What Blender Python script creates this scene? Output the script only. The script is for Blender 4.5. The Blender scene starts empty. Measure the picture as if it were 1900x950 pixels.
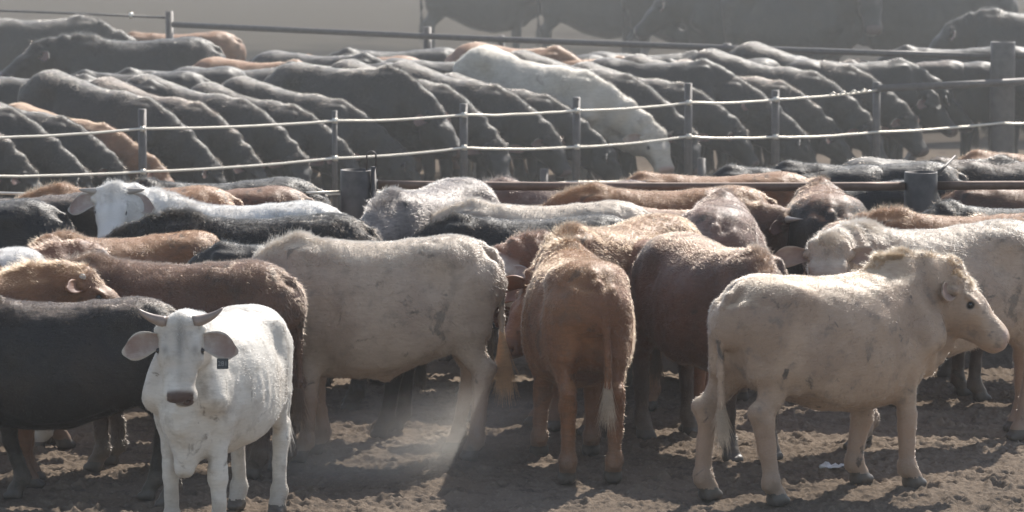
import bpy, math, random
import numpy as np
from mathutils import Vector, Matrix

R = math.radians
scene = bpy.context.scene
COL = scene.collection

# ------------------------------------------------------------------ camera
F_PX, HZ, CAM_H = 9000.0, -500.0, 4.8          # focal length in photo pixels, horizon row, camera height
PITCH = math.atan((475 - HZ) / F_PX)
cam_d = bpy.data.cameras.new("camera")
cam = bpy.data.objects.new("camera", cam_d)
COL.objects.link(cam)
cam.location = (0, 0, CAM_H)
cam.rotation_euler = (math.pi / 2 - PITCH, 0, 0)
cam_d.sensor_width = 36.0
cam_d.lens = F_PX / 1900.0 * 36.0
cam_d.clip_start = 0.5
cam_d.clip_end = 3000.0
cam_d.dof.use_dof = True
cam_d.dof.focus_distance = 31.0
cam_d.dof.aperture_fstop = 5.0
scene.camera = cam

# ------------------------------------------------------------------ sky, sun, exposure
SUN_EL, SUN_AZ = R(41), R(25)                  # azimuth measured from +Y (away from camera) towards +X
world = bpy.data.worlds.new("World")
scene.world = world
world.use_nodes = True
wn = world.node_tree
bg = wn.nodes["Background"]
sky = wn.nodes.new("ShaderNodeTexSky")
sky.sky_type = 'NISHITA'
sky.sun_disc = False
sky.sun_elevation = SUN_EL
sky.sun_rotation = SUN_AZ
sky.air_density = 1.0
sky.dust_density = 0.6
hsv = wn.nodes.new("ShaderNodeHueSaturation")      # dusty, whitish sky
hsv.inputs['Saturation'].default_value = .72
wn.links.new(sky.outputs[0], hsv.inputs['Color'])
wn.links.new(hsv.outputs[0], bg.inputs[0])
bg.inputs[1].default_value = 0.125
sun_d = bpy.data.lights.new("sun", 'SUN')
sun_d.energy = 4.8
sun_d.angle = R(0.53)
sun_d.color = (1.0, 0.94, 0.86)
sun = bpy.data.objects.new("sun", sun_d)
COL.objects.link(sun)
sd = Vector((math.sin(SUN_AZ) * math.cos(SUN_EL), math.cos(SUN_AZ) * math.cos(SUN_EL), math.sin(SUN_EL)))
sun.rotation_euler = sd.to_track_quat('Z', 'Y').to_euler()
sun.location = (20, 40, 40)
scene.view_settings.view_transform = 'Standard'
scene.view_settings.look = 'None'
scene.view_settings.exposure = 0.72
scene.view_settings.gamma = 1.0
scene.view_settings.use_curve_mapping = False
cy = scene.cycles
cy.use_denoising = True
cy.max_bounces = 6
cy.diffuse_bounces = 3
cy.glossy_bounces = 2
cy.transmission_bounces = 4
cy.transparent_max_bounces = 12
cy.volume_bounces = 1
cy.volume_step_rate = 2.0
cy.sample_clamp_indirect = 4.0
scene.render.hair_type = 'STRIP' if hasattr(scene.render, 'hair_type') else scene.render.hair_type

rng = np.random.default_rng(7)
rnd = random.Random(7)

def ray(u, v):
    d = Vector(((u - 950) / F_PX, 1.0, 0.0)) + Vector((0, 0, 0))
    cp, sp = math.cos(PITCH), math.sin(PITCH)
    yy = (475 - v) / F_PX
    return Vector(((u - 950) / F_PX, cp + yy * sp, -sp + yy * cp))
def at(u, v, z=0.0):
    """world point at height z that a photo pixel looks at"""
    d = ray(u, v)
    t = (z - CAM_H) / d.z
    return Vector((d.x * t, d.y * t, z))

# ------------------------------------------------------------------ node helpers
def new_mat(name):
    m = bpy.data.materials.new(name)
    m.use_nodes = True
    nt = m.node_tree
    nt.nodes.clear()
    out = nt.nodes.new("ShaderNodeOutputMaterial")
    return m, nt, out
class NB:
    def __init__(s, nt): s.nt = nt
    def n(s, typ, **kw):
        nd = s.nt.nodes.new(typ)
        ins = kw.pop('ins', {})
        for k, v in kw.items(): setattr(nd, k, v)
        for k, v in ins.items():
            if isinstance(v, bpy.types.NodeSocket): s.nt.links.new(v, nd.inputs[k])
            else: nd.inputs[k].default_value = v
        return nd
    def link(s, a, b): s.nt.links.new(a, b)
    def noise(s, vec, scale, detail=4, rough=.55, dist=0.0):
        return s.n("ShaderNodeTexNoise", ins={'Vector': vec, 'Scale': scale, 'Detail': detail, 'Roughness': rough, 'Distortion': dist}).outputs[0]
    def ramp(s, fac, a, b, va=0.0, vb=1.0):
        nd = s.n("ShaderNodeMapRange", interpolation_type='SMOOTHSTEP', ins={0: fac, 1: a, 2: b, 3: va, 4: vb})
        return nd.outputs[0]
    def mix(s, fac, a, b, mode='MIX'):
        nd = s.n("ShaderNodeMix", data_type='RGBA', blend_type=mode)
        for k, v in ((0, fac), (6, a), (7, b)):
            if isinstance(v, bpy.types.NodeSocket): s.nt.links.new(v, nd.inputs[k])
            else:
                if k in (6, 7) and len(v) == 3: v = (*v, 1)
                nd.inputs[k].default_value = v
        return nd.outputs[2]
    def math(s, op, a, b=0.0):
        nd = s.n("ShaderNodeMath", operation=op)
        for k, v in ((0, a), (1, b)):
            if isinstance(v, bpy.types.NodeSocket): s.nt.links.new(v, nd.inputs[k])
            else: nd.inputs[k].default_value = v
        return nd.outputs[0]
    def attr(s, name, typ='GEOMETRY'):
        return s.n("ShaderNodeAttribute", attribute_name=name, attribute_type=typ)

# ------------------------------------------------------------------ numpy noise
_perm = np.random.default_rng(3).random((64, 64, 64)).astype(np.float32)
def vnoise(P, scale=1.0, seed=0):
    """smooth value noise in 0..1 of an (...,3) array"""
    Q = P * scale + seed * 17.37
    i = np.floor(Q).astype(np.int64)
    f = (Q - i).astype(np.float32)
    f = f * f * (3 - 2 * f)
    i0, i1 = i & 63, (i + 1) & 63
    def g(a, b, c): return _perm[a[..., 0], b[..., 1], c[..., 2]]
    x = f[..., 0]; y = f[..., 1]; z = f[..., 2]
    c00 = g(i0, i0, i0) * (1 - x) + g(i1, i0, i0) * x
    c10 = g(i0, i1, i0) * (1 - x) + g(i1, i1, i0) * x
    c01 = g(i0, i0, i1) * (1 - x) + g(i1, i0, i1) * x
    c11 = g(i0, i1, i1) * (1 - x) + g(i1, i1, i1) * x
    return (c00 * (1 - y) + c10 * y) * (1 - z) + (c01 * (1 - y) + c11 * y) * z

# ------------------------------------------------------------------ implicit surface modelling of one continuous body
class Field:
    def __init__(s, lo, hi, h):
        s.h = h
        s.lo = np.array(lo, float)
        s.n = np.ceil((np.array(hi) - s.lo) / h).astype(int) + 1
        s.ax = [s.lo[k] + h * np.arange(s.n[k]) for k in range(3)]
        s.F = np.full(s.n, 9.0, np.float32)
    def box(s, lo, hi):
        a = np.clip(np.floor((np.array(lo) - s.lo) / s.h).astype(int), 0, s.n - 1)
        b = np.clip(np.ceil((np.array(hi) - s.lo) / s.h).astype(int) + 1, 1, s.n)
        sl = tuple(slice(a[k], b[k]) for k in range(3))
        X, Y, Z = np.meshgrid(*[s.ax[k][sl[k]].astype(np.float32) for k in range(3)], indexing='ij')
        return sl, X, Y, Z
    def blend(s, sl, f, k, sub=False):
        G = s.F[sl]
        if sub: G2 = -G
        else: G2 = G
        h = np.maximum(k - np.abs(G2 - f), 0) / k
        r = np.minimum(G2, f) - h * h * k * .25
        s.F[sl] = -r if sub else r
    def cap(s, A, B, ra, rb, k=.04, up=(0, 0, 1), sub=False):
        """elliptic tapered capsule; ra, rb = (half width sideways, half height along up)"""
        A = np.array(A, float); B = np.array(B, float)
        if np.isscalar(ra): ra = (ra, ra)
        if np.isscalar(rb): rb = (rb, rb)
        m = max(*ra, *rb) + k + 2 * s.h
        sl, X, Y, Z = s.box(np.minimum(A, B) - m, np.maximum(A, B) + m)
        if X.size == 0: return
        d = B - A; L = np.linalg.norm(d)
        d = d / L if L > 1e-6 else np.array([1., 0, 0])
        up = np.array(up, float)
        if abs(up @ d) > .97: up = np.array([1., 0, 0])
        v = up - d * (up @ d); v /= np.linalg.norm(v)
        u = np.cross(d, v)
        x = X - A[0]; y = Y - A[1]; z = Z - A[2]
        t = x * d[0] + y * d[1] + z * d[2]
        tt = np.clip(t / max(L, 1e-6), 0, 1)
        a = t - tt * L
        uu = x * u[0] + y * u[1] + z * u[2]
        vv = x * v[0] + y * v[1] + z * v[2]
        w = ra[0] + (rb[0] - ra[0]) * tt; hh = ra[1] + (rb[1] - ra[1]) * tt
        e = np.minimum(w, hh)
        q = np.sqrt((a / e) ** 2 + (uu / w) ** 2 + (vv / hh) ** 2) + 1e-6
        rl = np.sqrt(a * a + uu * uu + vv * vv)
        f = np.where(q < .3, (q - 1) * e, rl * (1 - 1 / q))
        s.blend(sl, f, k, sub)
    def ell(s, C, r, k=.04, sub=False, rot=None):
        m = max(r) + k + 2 * s.h
        C = np.array(C, float)
        sl, X, Y, Z = s.box(C - m, C + m)
        x, y, z = X - C[0], Y - C[1], Z - C[2]
        if rot is not None:
            x, y, z = (rot[0][0] * x + rot[0][1] * y + rot[0][2] * z, rot[1][0] * x + rot[1][1] * y + rot[1][2] * z, rot[2][0] * x + rot[2][1] * y + rot[2][2] * z)
        q = np.sqrt((x / r[0]) ** 2 + (y / r[1]) ** 2 + (z / r[2]) ** 2) + 1e-6
        rl = np.sqrt(x * x + y * y + z * z)
        f = np.where(q < .3, (q - 1) * min(r), rl * (1 - 1 / q))
        s.blend(sl, f, k, sub)
    def torso(s, tab, k=.05):
        tab = np.array(tab, float)
        xs = np.linspace(tab[0, 0], tab[-1, 0], 160)
        T = np.stack([np.interp(xs, tab[:, 0], tab[:, c]) for c in range(1, 6)], 1)
        ker = np.exp(-np.linspace(-2, 2, 15) ** 2); ker /= ker.sum()
        Tp = np.pad(T, ((7, 7), (0, 0)), 'edge')
        T = np.stack([np.convolve(Tp[:, c], ker, 'valid') for c in range(5)], 1)
        m = .12
        sl, X, Y, Z = s.box((tab[0, 0] - m, -.6, .3), (tab[-1, 0] + m, .6, 1.7))
        xc = np.clip(X, xs[0], xs[-1])
        top, mid, bot, w, p = [np.interp(xc, xs, T[:, c]).astype(np.float32) for c in range(5)]
        zz = Z - mid
        hh = np.where(zz > 0, top - mid, mid - bot)
        a = X - xc
        e = np.minimum(w, hh) * .7
        qq = ((np.abs(Y) / w) ** p + (np.abs(zz) / hh) ** p) ** (1 / p)
        q = np.sqrt((a / e) ** 2 + qq * qq) + 1e-6
        rl = np.sqrt(a * a + Y * Y + zz * zz)
        f = np.where(q < .3, (q - 1) * e, rl * (1 - 1 / q))
        s.blend(sl, f, k)
    def mesh(s):
        F = s.F; n = s.n
        S = F < 0
        c = S[:-1, :-1, :-1].astype(np.int8)
        tot = np.zeros_like(c)
        for dx in (0, 1):
            for dy in (0, 1):
                for dz in (0, 1):
                    tot += S[dx:n[0] - 1 + dx, dy:n[1] - 1 + dy, dz:n[2] - 1 + dz]
        act = (tot > 0) & (tot < 8)
        I = np.argwhere(act)
        vid = np.full(act.shape, -1, np.int64)
        vid[act] = np.arange(len(I))
        corners = {}
        for dx in (0, 1):
            for dy in (0, 1):
                for dz in (0, 1):
                    corners[(dx, dy, dz)] = F[I[:, 0] + dx, I[:, 1] + dy, I[:, 2] + dz]
        acc = np.zeros((len(I), 3)); cnt = np.zeros(len(I))
        ks = list(corners)
        for a in ks:
            for ax in range(3):
                if a[ax] == 0:
                    b = list(a); b[ax] = 1; b = tuple(b)
                    fa, fb = corners[a], corners[b]
                    cr = (fa < 0) != (fb < 0)
                    t = np.where(cr, fa / np.where(cr, fa - fb, 1), 0)
                    p = np.tile(np.array(a, float), (len(I), 1)); p[:, ax] = t
                    acc[cr] += p[cr]; cnt += cr
        V = s.lo + s.h * (I + acc / np.maximum(cnt, 1)[:, None])
        quads = []
        for ax in range(3):
            o1, o2 = [(1, 2), (2, 0), (0, 1)][ax]
            sl0 = [slice(0, n[k]) for k in range(3)]
            A = [slice(1, n[k] - 1) for k in range(3)]; A[ax] = slice(0, n[ax] - 1)
            B = list(A); B[ax] = slice(1, n[ax])
            sa = S[tuple(A)]; sb = S[tuple(B)]
            for flip, msk in ((False, sa & ~sb), (True, ~sa & sb)):
                E = np.argwhere(msk)
                if len(E) == 0: continue
                for k in range(3):
                    if k != ax: E[:, k] += 1
                def cell(d1, d2):
                    Q = E.copy(); Q[:, o1] -= d1; Q[:, o2] -= d2
                    return vid[Q[:, 0], Q[:, 1], Q[:, 2]]
                q = np.stack([cell(1, 1), cell(0, 1), cell(0, 0), cell(1, 0)], 1)
                if flip: q = q[:, ::-1]
                quads.append(q)
        Q = np.concatenate(quads)
        Q = Q[(Q >= 0).all(1)]
        return V, Q

def smooth_verts(V, Q, it=1, lam=.5):
    n = len(V)
    E = np.concatenate([Q[:, [0, 1]], Q[:, [1, 2]], Q[:, [2, 3]], Q[:, [3, 0]]])
    E = np.concatenate([E, E[:, ::-1]])
    deg = np.bincount(E[:, 0], minlength=n)[:, None]
    for _ in range(it):
        acc = np.stack([np.bincount(E[:, 0], weights=V[E[:, 1], k], minlength=n) for k in range(3)], 1)
        V = V + lam * (acc / np.maximum(deg, 1) - V)
    return V

def vert_normals(V, Q):
    a = V[Q[:, 2]] - V[Q[:, 0]]; b = V[Q[:, 3]] - V[Q[:, 1]]
    fn = np.cross(a, b)
    N = np.zeros_like(V)
    for k in range(4):
        for c in range(3):
            N[:, c] += np.bincount(Q[:, k], weights=fn[:, c], minlength=len(V))
    return N / np.maximum(np.linalg.norm(N, axis=1), 1e-9)[:, None], np.linalg.norm(fn, axis=1) * .5

def mesh_from(name, V, Q, attrs=None, matidx=None, mats=(), smooth=True):
    me = bpy.data.meshes.new(name)
    nl = Q.shape[1]
    me.vertices.add(len(V)); me.vertices.foreach_set('co', np.ascontiguousarray(V, np.float32).ravel())
    me.loops.add(Q.size); me.loops.foreach_set('vertex_index', np.ascontiguousarray(Q, np.int32).ravel())
    me.polygons.add(len(Q))
    me.polygons.foreach_set('loop_start', np.arange(0, Q.size, nl, dtype=np.int32))
    if matidx is not None: me.polygons.foreach_set('material_index', matidx.astype(np.int32))
    me.update(calc_edges=True)
    if smooth: me.polygons.foreach_set('use_smooth', np.ones(len(Q), bool))
    for k, a in (attrs or {}).items():
        at_ = me.attributes.new(k, 'FLOAT', 'POINT')
        at_.data.foreach_set('value', np.ascontiguousarray(a, np.float32))
    for m in mats: me.materials.append(m)
    return me
# ------------------------------------------------------------------ cattle
# name: x, top, mid, bottom, half width, exponent
TORSO = [(-.80, 1.22, 1.10, .96, .12, 2.3), (-.75, 1.315, 1.08, .82, .205, 2.5), (-.66, 1.37, 1.06, .72, .255, 2.6), (-.52, 1.39, 1.04, .67, .28, 2.7),
         (-.36, 1.375, 1.00, .61, .285, 2.5), (-.12, 1.35, .93, .545, .32, 2.35), (.14, 1.345, .91, .515, .33, 2.3), (.36, 1.365, .93, .52, .29, 2.2),
         (.50, 1.36, .96, .53, .24, 2.1), (.61, 1.29, .96, .57, .19, 2.0), (.70, 1.17, .94, .66, .13, 2.0)]

def unit(v):
    v = np.array(v, float); return v / np.linalg.norm(v)

def ear_geo(base, out, fwd, size, wid, tip_droop=.25, nseg=9, nw=7):
    """a cupped leaf: verts, quads, inner mask; out = direction of the ear, fwd = direction its opening faces"""
    out = unit(out); fwd = unit(np.array(fwd) - out * (np.array(fwd) @ out)); side = np.cross(out, fwd)
    V = []; inner = []
    for sh in (0, 1):
        for i in range(nseg + 1):
            t = i / nseg
            w = wid * (max(math.sin(math.pi * min(t ** 1.5 * .80 + .12, 1)), 0) ** .62)
            w = max(w, .02)
            for j in range(nw + 1):
                s_ = -1 + 2 * j / nw
                roll = 1.25 * (1 - t) + .28
                ang = s_ * roll
                cx = w * math.sin(ang) / max(math.sin(min(roll, 1.57)), .3)
                cz = -w * (math.cos(ang) - math.cos(roll)) * .75
                th = .006 * (1 if sh == 0 else -1)
                p = np.array(base) + out * (t * size * (1 - .10 * s_ * s_)) + side * cx + fwd * (cz + th) - np.array([0, 0, tip_droop * size * t * t])
                V.append(p); inner.append(max(0.0, min(1.0, (1.02 - abs(s_)) * 4.0)) * max(0.0, min(1.0, (1.02 - t) * 9)) * (.55 + .45 * t) if sh == 0 else 0.0)
    V = np.array(V); Q = []
    W = nw + 1; off = (nseg + 1) * W
    for i in range(nseg):
        for j in range(nw):
            a, b, c, d = i * W + j, i * W + j + 1, (i + 1) * W + j + 1, (i + 1) * W + j
            Q.append((a, b, c, d)); Q.append((off + d, off + c, off + b, off + a))
    for i in range(nseg):
        for j, fl in ((0, 0), (nw, 1)):
            a, d = i * W + j, (i + 1) * W + j
            q = (a, d, off + d, off + a)
            Q.append(q if fl == 0 else q[::-1])
    for j in range(nw):
        a, b = nseg * W + j, nseg * W + j + 1
        Q.append((a, b, off + b, off + a))
    return V, np.array(Q), np.array(inner)

def tube_geo(pts, rad, n=8, close=True):
    pts = np.array(pts, float); V = []; Q = []
    prev = None
    for i, p in enumerate(pts):
        d = unit(pts[min(i + 1, len(pts) - 1)] - pts[max(i - 1, 0)])
        a = np.array([0, 0, 1.]) if abs(d[2]) < .9 else np.array([1., 0, 0])
        if prev is not None: a = prev
        u = unit(a - d * (a @ d)); v = np.cross(d, u); prev = u
        for k in range(n):
            th = 2 * math.pi * k / n
            V.append(p + rad[i] * (math.cos(th) * u + math.sin(th) * v))
    for i in range(len(pts) - 1):
        for k in range(n):
            a, b = i * n + k, i * n + (k + 1) % n
            Q.append((a, b, b + n, a + n))
    if close:
        for e, i in ((0, 0), (1, len(pts) - 1)):
            V.append(pts[i]); c = len(V) - 1
            for k in range(n):
                a, b = i * n + k, i * n + (k + 1) % n
                Q.append((c, b, a, a) if e == 0 else (c, a, b, b))
    return np.array(V), np.array(Q)

def bezier(p, n):
    p = [np.array(a, float) for a in p]
    t = np.linspace(0, 1, n)[:, None]
    if len(p) == 3: return (1 - t) ** 2 * p[0] + 2 * t * (1 - t) * p[1] + t * t * p[2]
    return (1 - t) ** 3 * p[0] + 3 * t * (1 - t) ** 2 * p[1] + 3 * t * t * (1 - t) * p[2] + t ** 3 * p[3]

def hair_obj(name, roots, dirs, lens, rads, mat, npt=4, droop=.15, curl=0.0, seed=1, cols=None, upn=None):
    """real strands as one hair-curves object; roots (N,3), dirs (N,3)"""
    g = np.random.default_rng(seed)
    N = len(roots)
    hc = bpy.data.hair_curves.new(name)
    hc.add_curves([npt] * N)
    t = np.linspace(0, 1, npt)[None, :, None]
    wob = g.normal(0, 1, (N, 1, 3)) * curl
    P = roots[:, None, :] + dirs[:, None, :] * (lens[:, None, None] * t) + wob * t * t * lens[:, None, None] + np.array([0, 0, -1.0]) * (droop * lens[:, None, None] * t * t)
    hc.points.foreach_set('position', P.astype(np.float32).ravel()) if False else hc.attributes['position'].data.foreach_set('vector', P.astype(np.float32).ravel())
    ra = hc.attributes.get('radius') or hc.attributes.new('radius', 'FLOAT', 'POINT')
    prof = (1 - .8 * np.linspace(0, 1, npt))[None, :]
    ra.data.foreach_set('value', (rads[:, None] * prof).astype(np.float32).ravel())
    if upn is not None:
        a = hc.attributes.new('upn', 'FLOAT', 'POINT')
        a.data.foreach_set('value', np.repeat(upn, npt).astype(np.float32))
    if cols is not None:
        a = hc.attributes.new('hv', 'FLOAT', 'POINT')
        a.data.foreach_set('value', np.repeat(cols, npt).astype(np.float32))
    hc.materials.append(mat)
    o = bpy.data.objects.new(name, hc)
    COL.objects.link(o)
    return o

def cow_geo(p):
    """one continuous cattle body from a dict of pose numbers; returns arrays"""
    h = p.get('res', .016)
    g = p.get
    # --- neck and head placement
    nb = np.array([.50, 0, 1.13])
    poll = np.array(g('poll', (1.02, 0, 1.40)), float)
    hd = unit(g('hdir', (.75, 0, -.66)))
    up0 = unit(g('hup', (hd[0] * .3, hd[1] * .3, 1)))
    hr = unit(np.cross(hd, up0)); hn = np.cross(hr, hd)      # right, head normal (forehead side)
    HS = g('hs', 1.12)
    HL = g('hlen', .92)
    def H(f, r, n): return poll + HS * (hd * f * HL + hr * r + hn * n)
    legs = g('legs', {})
    lo = np.array([-1.05, -.55, -.02]); hi = np.array([1.0, .55, 1.56])
    for q in (H(.55, 0, -.1), H(0, 0, .1), H(0, .25, 0), H(0, -.25, 0)):
        lo = np.minimum(lo, q - .14); hi = np.maximum(hi, q + .14)
    lo[2] = -.02
    Fd = Field(lo, hi, h)
    fat = g('fat', 1.0); wd = g('w', 1.0)
    tab = []
    for (x, t, m, b, w, e) in TORSO:
        tab.append((x, t + g('top', 0) * math.exp(-((x - .0) / .3) ** 2), m, b - (fat - 1) * .35 * math.exp(-((x - .1) / .4) ** 2), w * wd * (1 + (fat - 1) * math.exp(-((x - .05) / .5) ** 2)), e))
    Fd.torso(tab, .05)
    # hooks, pins, tail head, spine crest, withers
    for s in (-1, 1):
        Fd.ell((-.46, s * .195 * wd, 1.262), (.09, .05, .05), .10)
        Fd.ell((-.77, s * .12 * wd, 1.20), (.06, .05, .06), .06)
        Fd.cap((.50, s * .13 * wd, 1.26), (.62, s * .185 * wd, .93), (.055, .15), (.10, .13), .07, up=(1, 0, 0))     # shoulder
        Fd.ell((-.05, s * .25 * wd, .86), (.42, .085, .25), .12)                                                # rib barrel
    if g('hump', 0): Fd.ell((.42, 0, 1.36), (.20, .10, .05 + g('hump')), .1)
    # neck
    nt = H(.05, 0, -.09)
    mid = (nb + nt) / 2 + np.array(g('nbend', (0, 0, .03)))
    hgt0, hgt1 = g('nb', .285), g('nk', .165)
    chain = bezier((nb, mid, nt), 5)
    rs = np.linspace(0, 1, 5)
    for i in range(4):
        a, b = rs[i], rs[i + 1]
        f = lambda t: (.165 * wd * (1 - t) + .095 * t, hgt0 * (1 - t) ** 1.0 + hgt1 * t)
        Fd.cap(chain[i], chain[i + 1], f(a), f(b), .06)
    if g('slope', 0): Fd.cap((.28, 0, 1.20), (.90, 0, .96), (.13, .155), (.09, .15), .10)
    # brisket and dewlap
    Fd.cap((.50, 0, .66), (.72, 0, .80), (.12, .09), (.085, .10), .08)
    if g('brisket', 0):
        bz = g('brisket')
        Fd.cap((.56, 0, .62), (.60, 0, .60 - bz), (.10, .10), (.045, .07), .08, up=(1, 0, 0))
        Fd.cap((.70, 0, .78), (.63, 0, .62 - bz), (.07, .07), (.035, .06), .08, up=(1, 0, 0))
    thr = H(.16, 0, -.20); dl = g('dewlap', .10)
    db = bezier(((.70, 0, .74), ((.70 + thr[0]) / 2 + .02, thr[1] * .4, .70 * .5 + thr[2] * .5 - dl), tuple(thr)), 5)
    for i in range(4): Fd.cap(db[i], db[i + 1], (.028, .07), (.024, .06), .07)
    # head
    Fd.cap(H(.03, 0, -.075), H(.20, 0, -.085), (g('hw', .104) * HS, .085 * HS), (g('hw', .104) * HS, .088 * HS), .05, up=hn)
    Fd.cap(H(.18, 0, -.085), H(.41, 0, -.095), ((g('hw', .104) - .012) * HS, .078 * HS), (.082 * HS, .070 * HS), .04, up=hn)
    Fd.ell(H(-.005, 0, -.035), (.055 * HS, .07 * HS, .045 * HS), .05, rot=(hd, hr, hn))
    Fd.cap(H(.43, -.030, -.102), H(.43, .030, -.102), .062 * HS, .062 * HS, .035)
    Fd.cap(H(.40, 0, -.145), H(.445, 0, -.145), .038 * HS, .03 * HS, .03)
    Fd.cap(H(.12, 0, -.19), H(.38, 0, -.148), (.072 * HS, .092 * HS), (.050 * HS, .048 * HS), .04, up=hn)
    for s in (-1, 1):
        Fd.ell(H(.11, s * .062, -.15), (.095 * HS, .042 * HS, .090 * HS), .05, rot=(hd, hr, hn))
        Fd.ell(H(.150, s * .090, -.035), (.05 * HS, .022 * HS, .018 * HS), .03, rot=(hd, hr, hn))
        Fd.ell(H(.165, s * (g('hw', .104) + .010), -.060), (.024 * HS, .016 * HS, .014 * HS), .012, sub=True, rot=(hd, hr, hn))
        Fd.ell(H(.465, s * .036, -.082), (.022 * HS, .014 * HS, .013 * HS), .012, sub=True, rot=(hd, hr, hn))
        Fd.cap(H(.03, s * .07, -.06), H(.03, s * .125, -.065), .036 * HS, .026 * HS, .03)      # ear roots
        Fd.cap(H(-.005, s * .06, -.03), H(-.01, s * .095, -.02), .034 * HS, .026 * HS, .03)    # horn bases
    # hind legs
    _cap = Fd.cap
    LW = g('lw', 1.12)
    def legcap(A, B, ra, rb, k=.04, up=(0, 0, 1)):
        f = LW if max(np.array(A, float)[2], np.array(B, float)[2]) < .72 else 1.0
        mul = lambda r: (r * f if np.isscalar(r) else (r[0] * f, r[1] * f))
        _cap(A, B, mul(ra), mul(rb), k, up)
    Fd.cap = legcap
    def L(key, d=(0, 0, 0)): return np.array(legs.get(key, d), float)
    for key, s in (('hl', 1), ('hr', -1)):
        o = L(key); y = s * .17 * wd
        hoof = np.array([-.66 + o[0], y + s * .0 + o[1], .0 + o[2]])
        fet = hoof + np.array([-.055, 0, .135])
        hock = np.array([-.745 + o[0] * .62, y + o[1] * .6, .54 + o[2] * .6])
        stf = np.array([-.44 + o[0] * .22, s * .215 * wd + o[1] * .2, .80])
        hip = np.array([-.60, s * .13 * wd, 1.10])
        Fd.cap(hip, (-.58 + o[0] * .15, s * .165 * wd, .84), (.13, .215), (.105, .175), .07, up=(1, 0, 0))
        Fd.cap((-.70, s * .12 * wd, 1.12), (-.72 + o[0] * .3, s * .145 * wd, .80), (.10, .115), (.06, .085), .06, up=(1, 0, 0))
        Fd.cap((-.50, s * .18 * wd, 1.0), stf, (.085, .14), (.06, .085), .07, up=(1, 0, 0))
        Fd.cap((-.56 + o[0] * .2, s * .165 * wd, .84), hock + (.03, 0, .04), (.095, .140), (.048, .064), .05, up=(1, 0, 0))
        Fd.cap(hock + (-.03, 0, .05), hock + (.01, 0, -.05), (.046, .064), (.044, .056), .03, up=(1, 0, 0))
        Fd.cap(hock + (-.03, 0, .04), (-.70 + o[0] * .4, y, .78), (.013, .016), (.03, .04), .04, up=(1, 0, 0))
        Fd.cap(hock + (.005, 0, -.03), fet + (0, 0, .04), (.042, .052), (.036, .042), .03, up=(1, 0, 0))
        Fd.cap(fet + (0, 0, .01), fet + (0, 0, -.005), .043, .042, .03)
        Fd.cap(fet, hoof + (-.005, 0, .06), .044, .046, .03)
        for t in (-1, 1):
            Fd.cap(hoof + (-.02, t * .024, .035), hoof + (.045, t * .021, .022), (.032, .042), (.025, .024), .008)
            Fd.cap(fet + (-.035, t * .022, -.012), fet + (-.045, t * .022, -.030), .011, .010, .008)
    for key, s in (('fl', 1), ('fr', -1)):
        o = L(key); y = s * .15 * wd
        hoof = np.array([.50 + o[0], y + o[1], .0 + o[2]])
        fet = hoof + np.array([-.055, 0, .13])
        knee = np.array([.455 + o[0] * .55, y + s * .005 + o[1] * .6, .43 + o[2] * .7])
        elb = np.array([.44 + o[0] * .1, s * .165 * wd, .80])
        Fd.cap((.50, s * .16 * wd, .98), elb, (.085, .15), (.082, .125), .07, up=(1, 0, 0))
        Fd.cap(elb, knee + (0, 0, .05), (.082, .108), (.052, .058), .05, up=(1, 0, 0))
        Fd.cap(knee + (.006, 0, .03), knee + (.004, 0, -.03), (.053, .055), (.050, .050), .03, up=(1, 0, 0))
        Fd.cap(knee + (0, 0, -.03), fet + (0, 0, .03), (.044, .047), (.038, .041), .03, up=(1, 0, 0))
        Fd.cap(fet + (0, 0, .01), fet + (0, 0, -.005), .043, .042, .03)
        Fd.cap(fet, hoof + (-.005, 0, .06), .044, .046, .03)
        for t in (-1, 1):
            Fd.cap(hoof + (-.02, t * .026, .035), hoof + (.05, t * .022, .022), (.033, .042), (.026, .024), .008)
            Fd.cap(fet + (-.035, t * .022, -.012), fet + (-.045, t * .022, -.030), .011, .010, .008)
    Fd.cap = _cap
    # flank fold, sheath, udder-less belly line
    for s in (-1, 1): Fd.cap((-.36, s * .19 * wd, .78), (-.46, s * .2 * wd, .70), (.03, .06), (.03, .05), .07)
    if g('sheath', 0):
        sh = g('sheath')
        Fd.cap((-.28, 0, .66), (-.05, 0, .64 - sh), (.05, .05), (.035, .05), .07)
        Fd.cap((-.05, 0, .62 - sh), (.10, 0, .60), (.03, .04), (.06, .04), .08)
    # tail
    tp = g('tail', [(-.62, 0, 1.315), (-.85, 0, 1.315), (-.865, 0, 1.08), (-.855, .0, .80), (-.85, 0, .58)])
    tc = np.concatenate([bezier(tp[:3], 5), np.array(tp[3:])])
    tr = np.linspace(.046, .022, len(tc))
    for i in range(len(tc) - 1): Fd.cap(tc[i], tc[i + 1], tr[i], tr[i + 1], .015 if i > 1 else .03)
    # wrinkles and unevenness written into the field
    X, Y, Z = np.meshgrid(*[a.astype(np.float32) for a in Fd.ax], indexing='ij', sparse=False)
    near = np.abs(Fd.F) < .05
    P = np.stack([X[near], Y[near], Z[near]], 1)
    d = -(vnoise(P, 6, 1) - .5) * .016 - (vnoise(P, 13, 21) - .5) * .009 - (vnoise(P, 28, 2) - .5) * .005
    tn = (P - nb) @ unit(nt - nb) / np.linalg.norm(nt - nb)
    msk = np.clip(1 - np.abs(tn - .55) / .55, 0, 1) * (P[:, 2] > .3)
    fold = np.sin(tn * 34 * np.linalg.norm(nt - nb) * g('fold', 1.0) + 5 * vnoise(P, 4, 5)) * .0085 * msk * g('foldamp', 1.0)
    ribm = np.exp(-((P[:, 0] - .0) / .28) ** 2) * np.exp(-((P[:, 2] - .95) / .2) ** 2)
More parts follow.
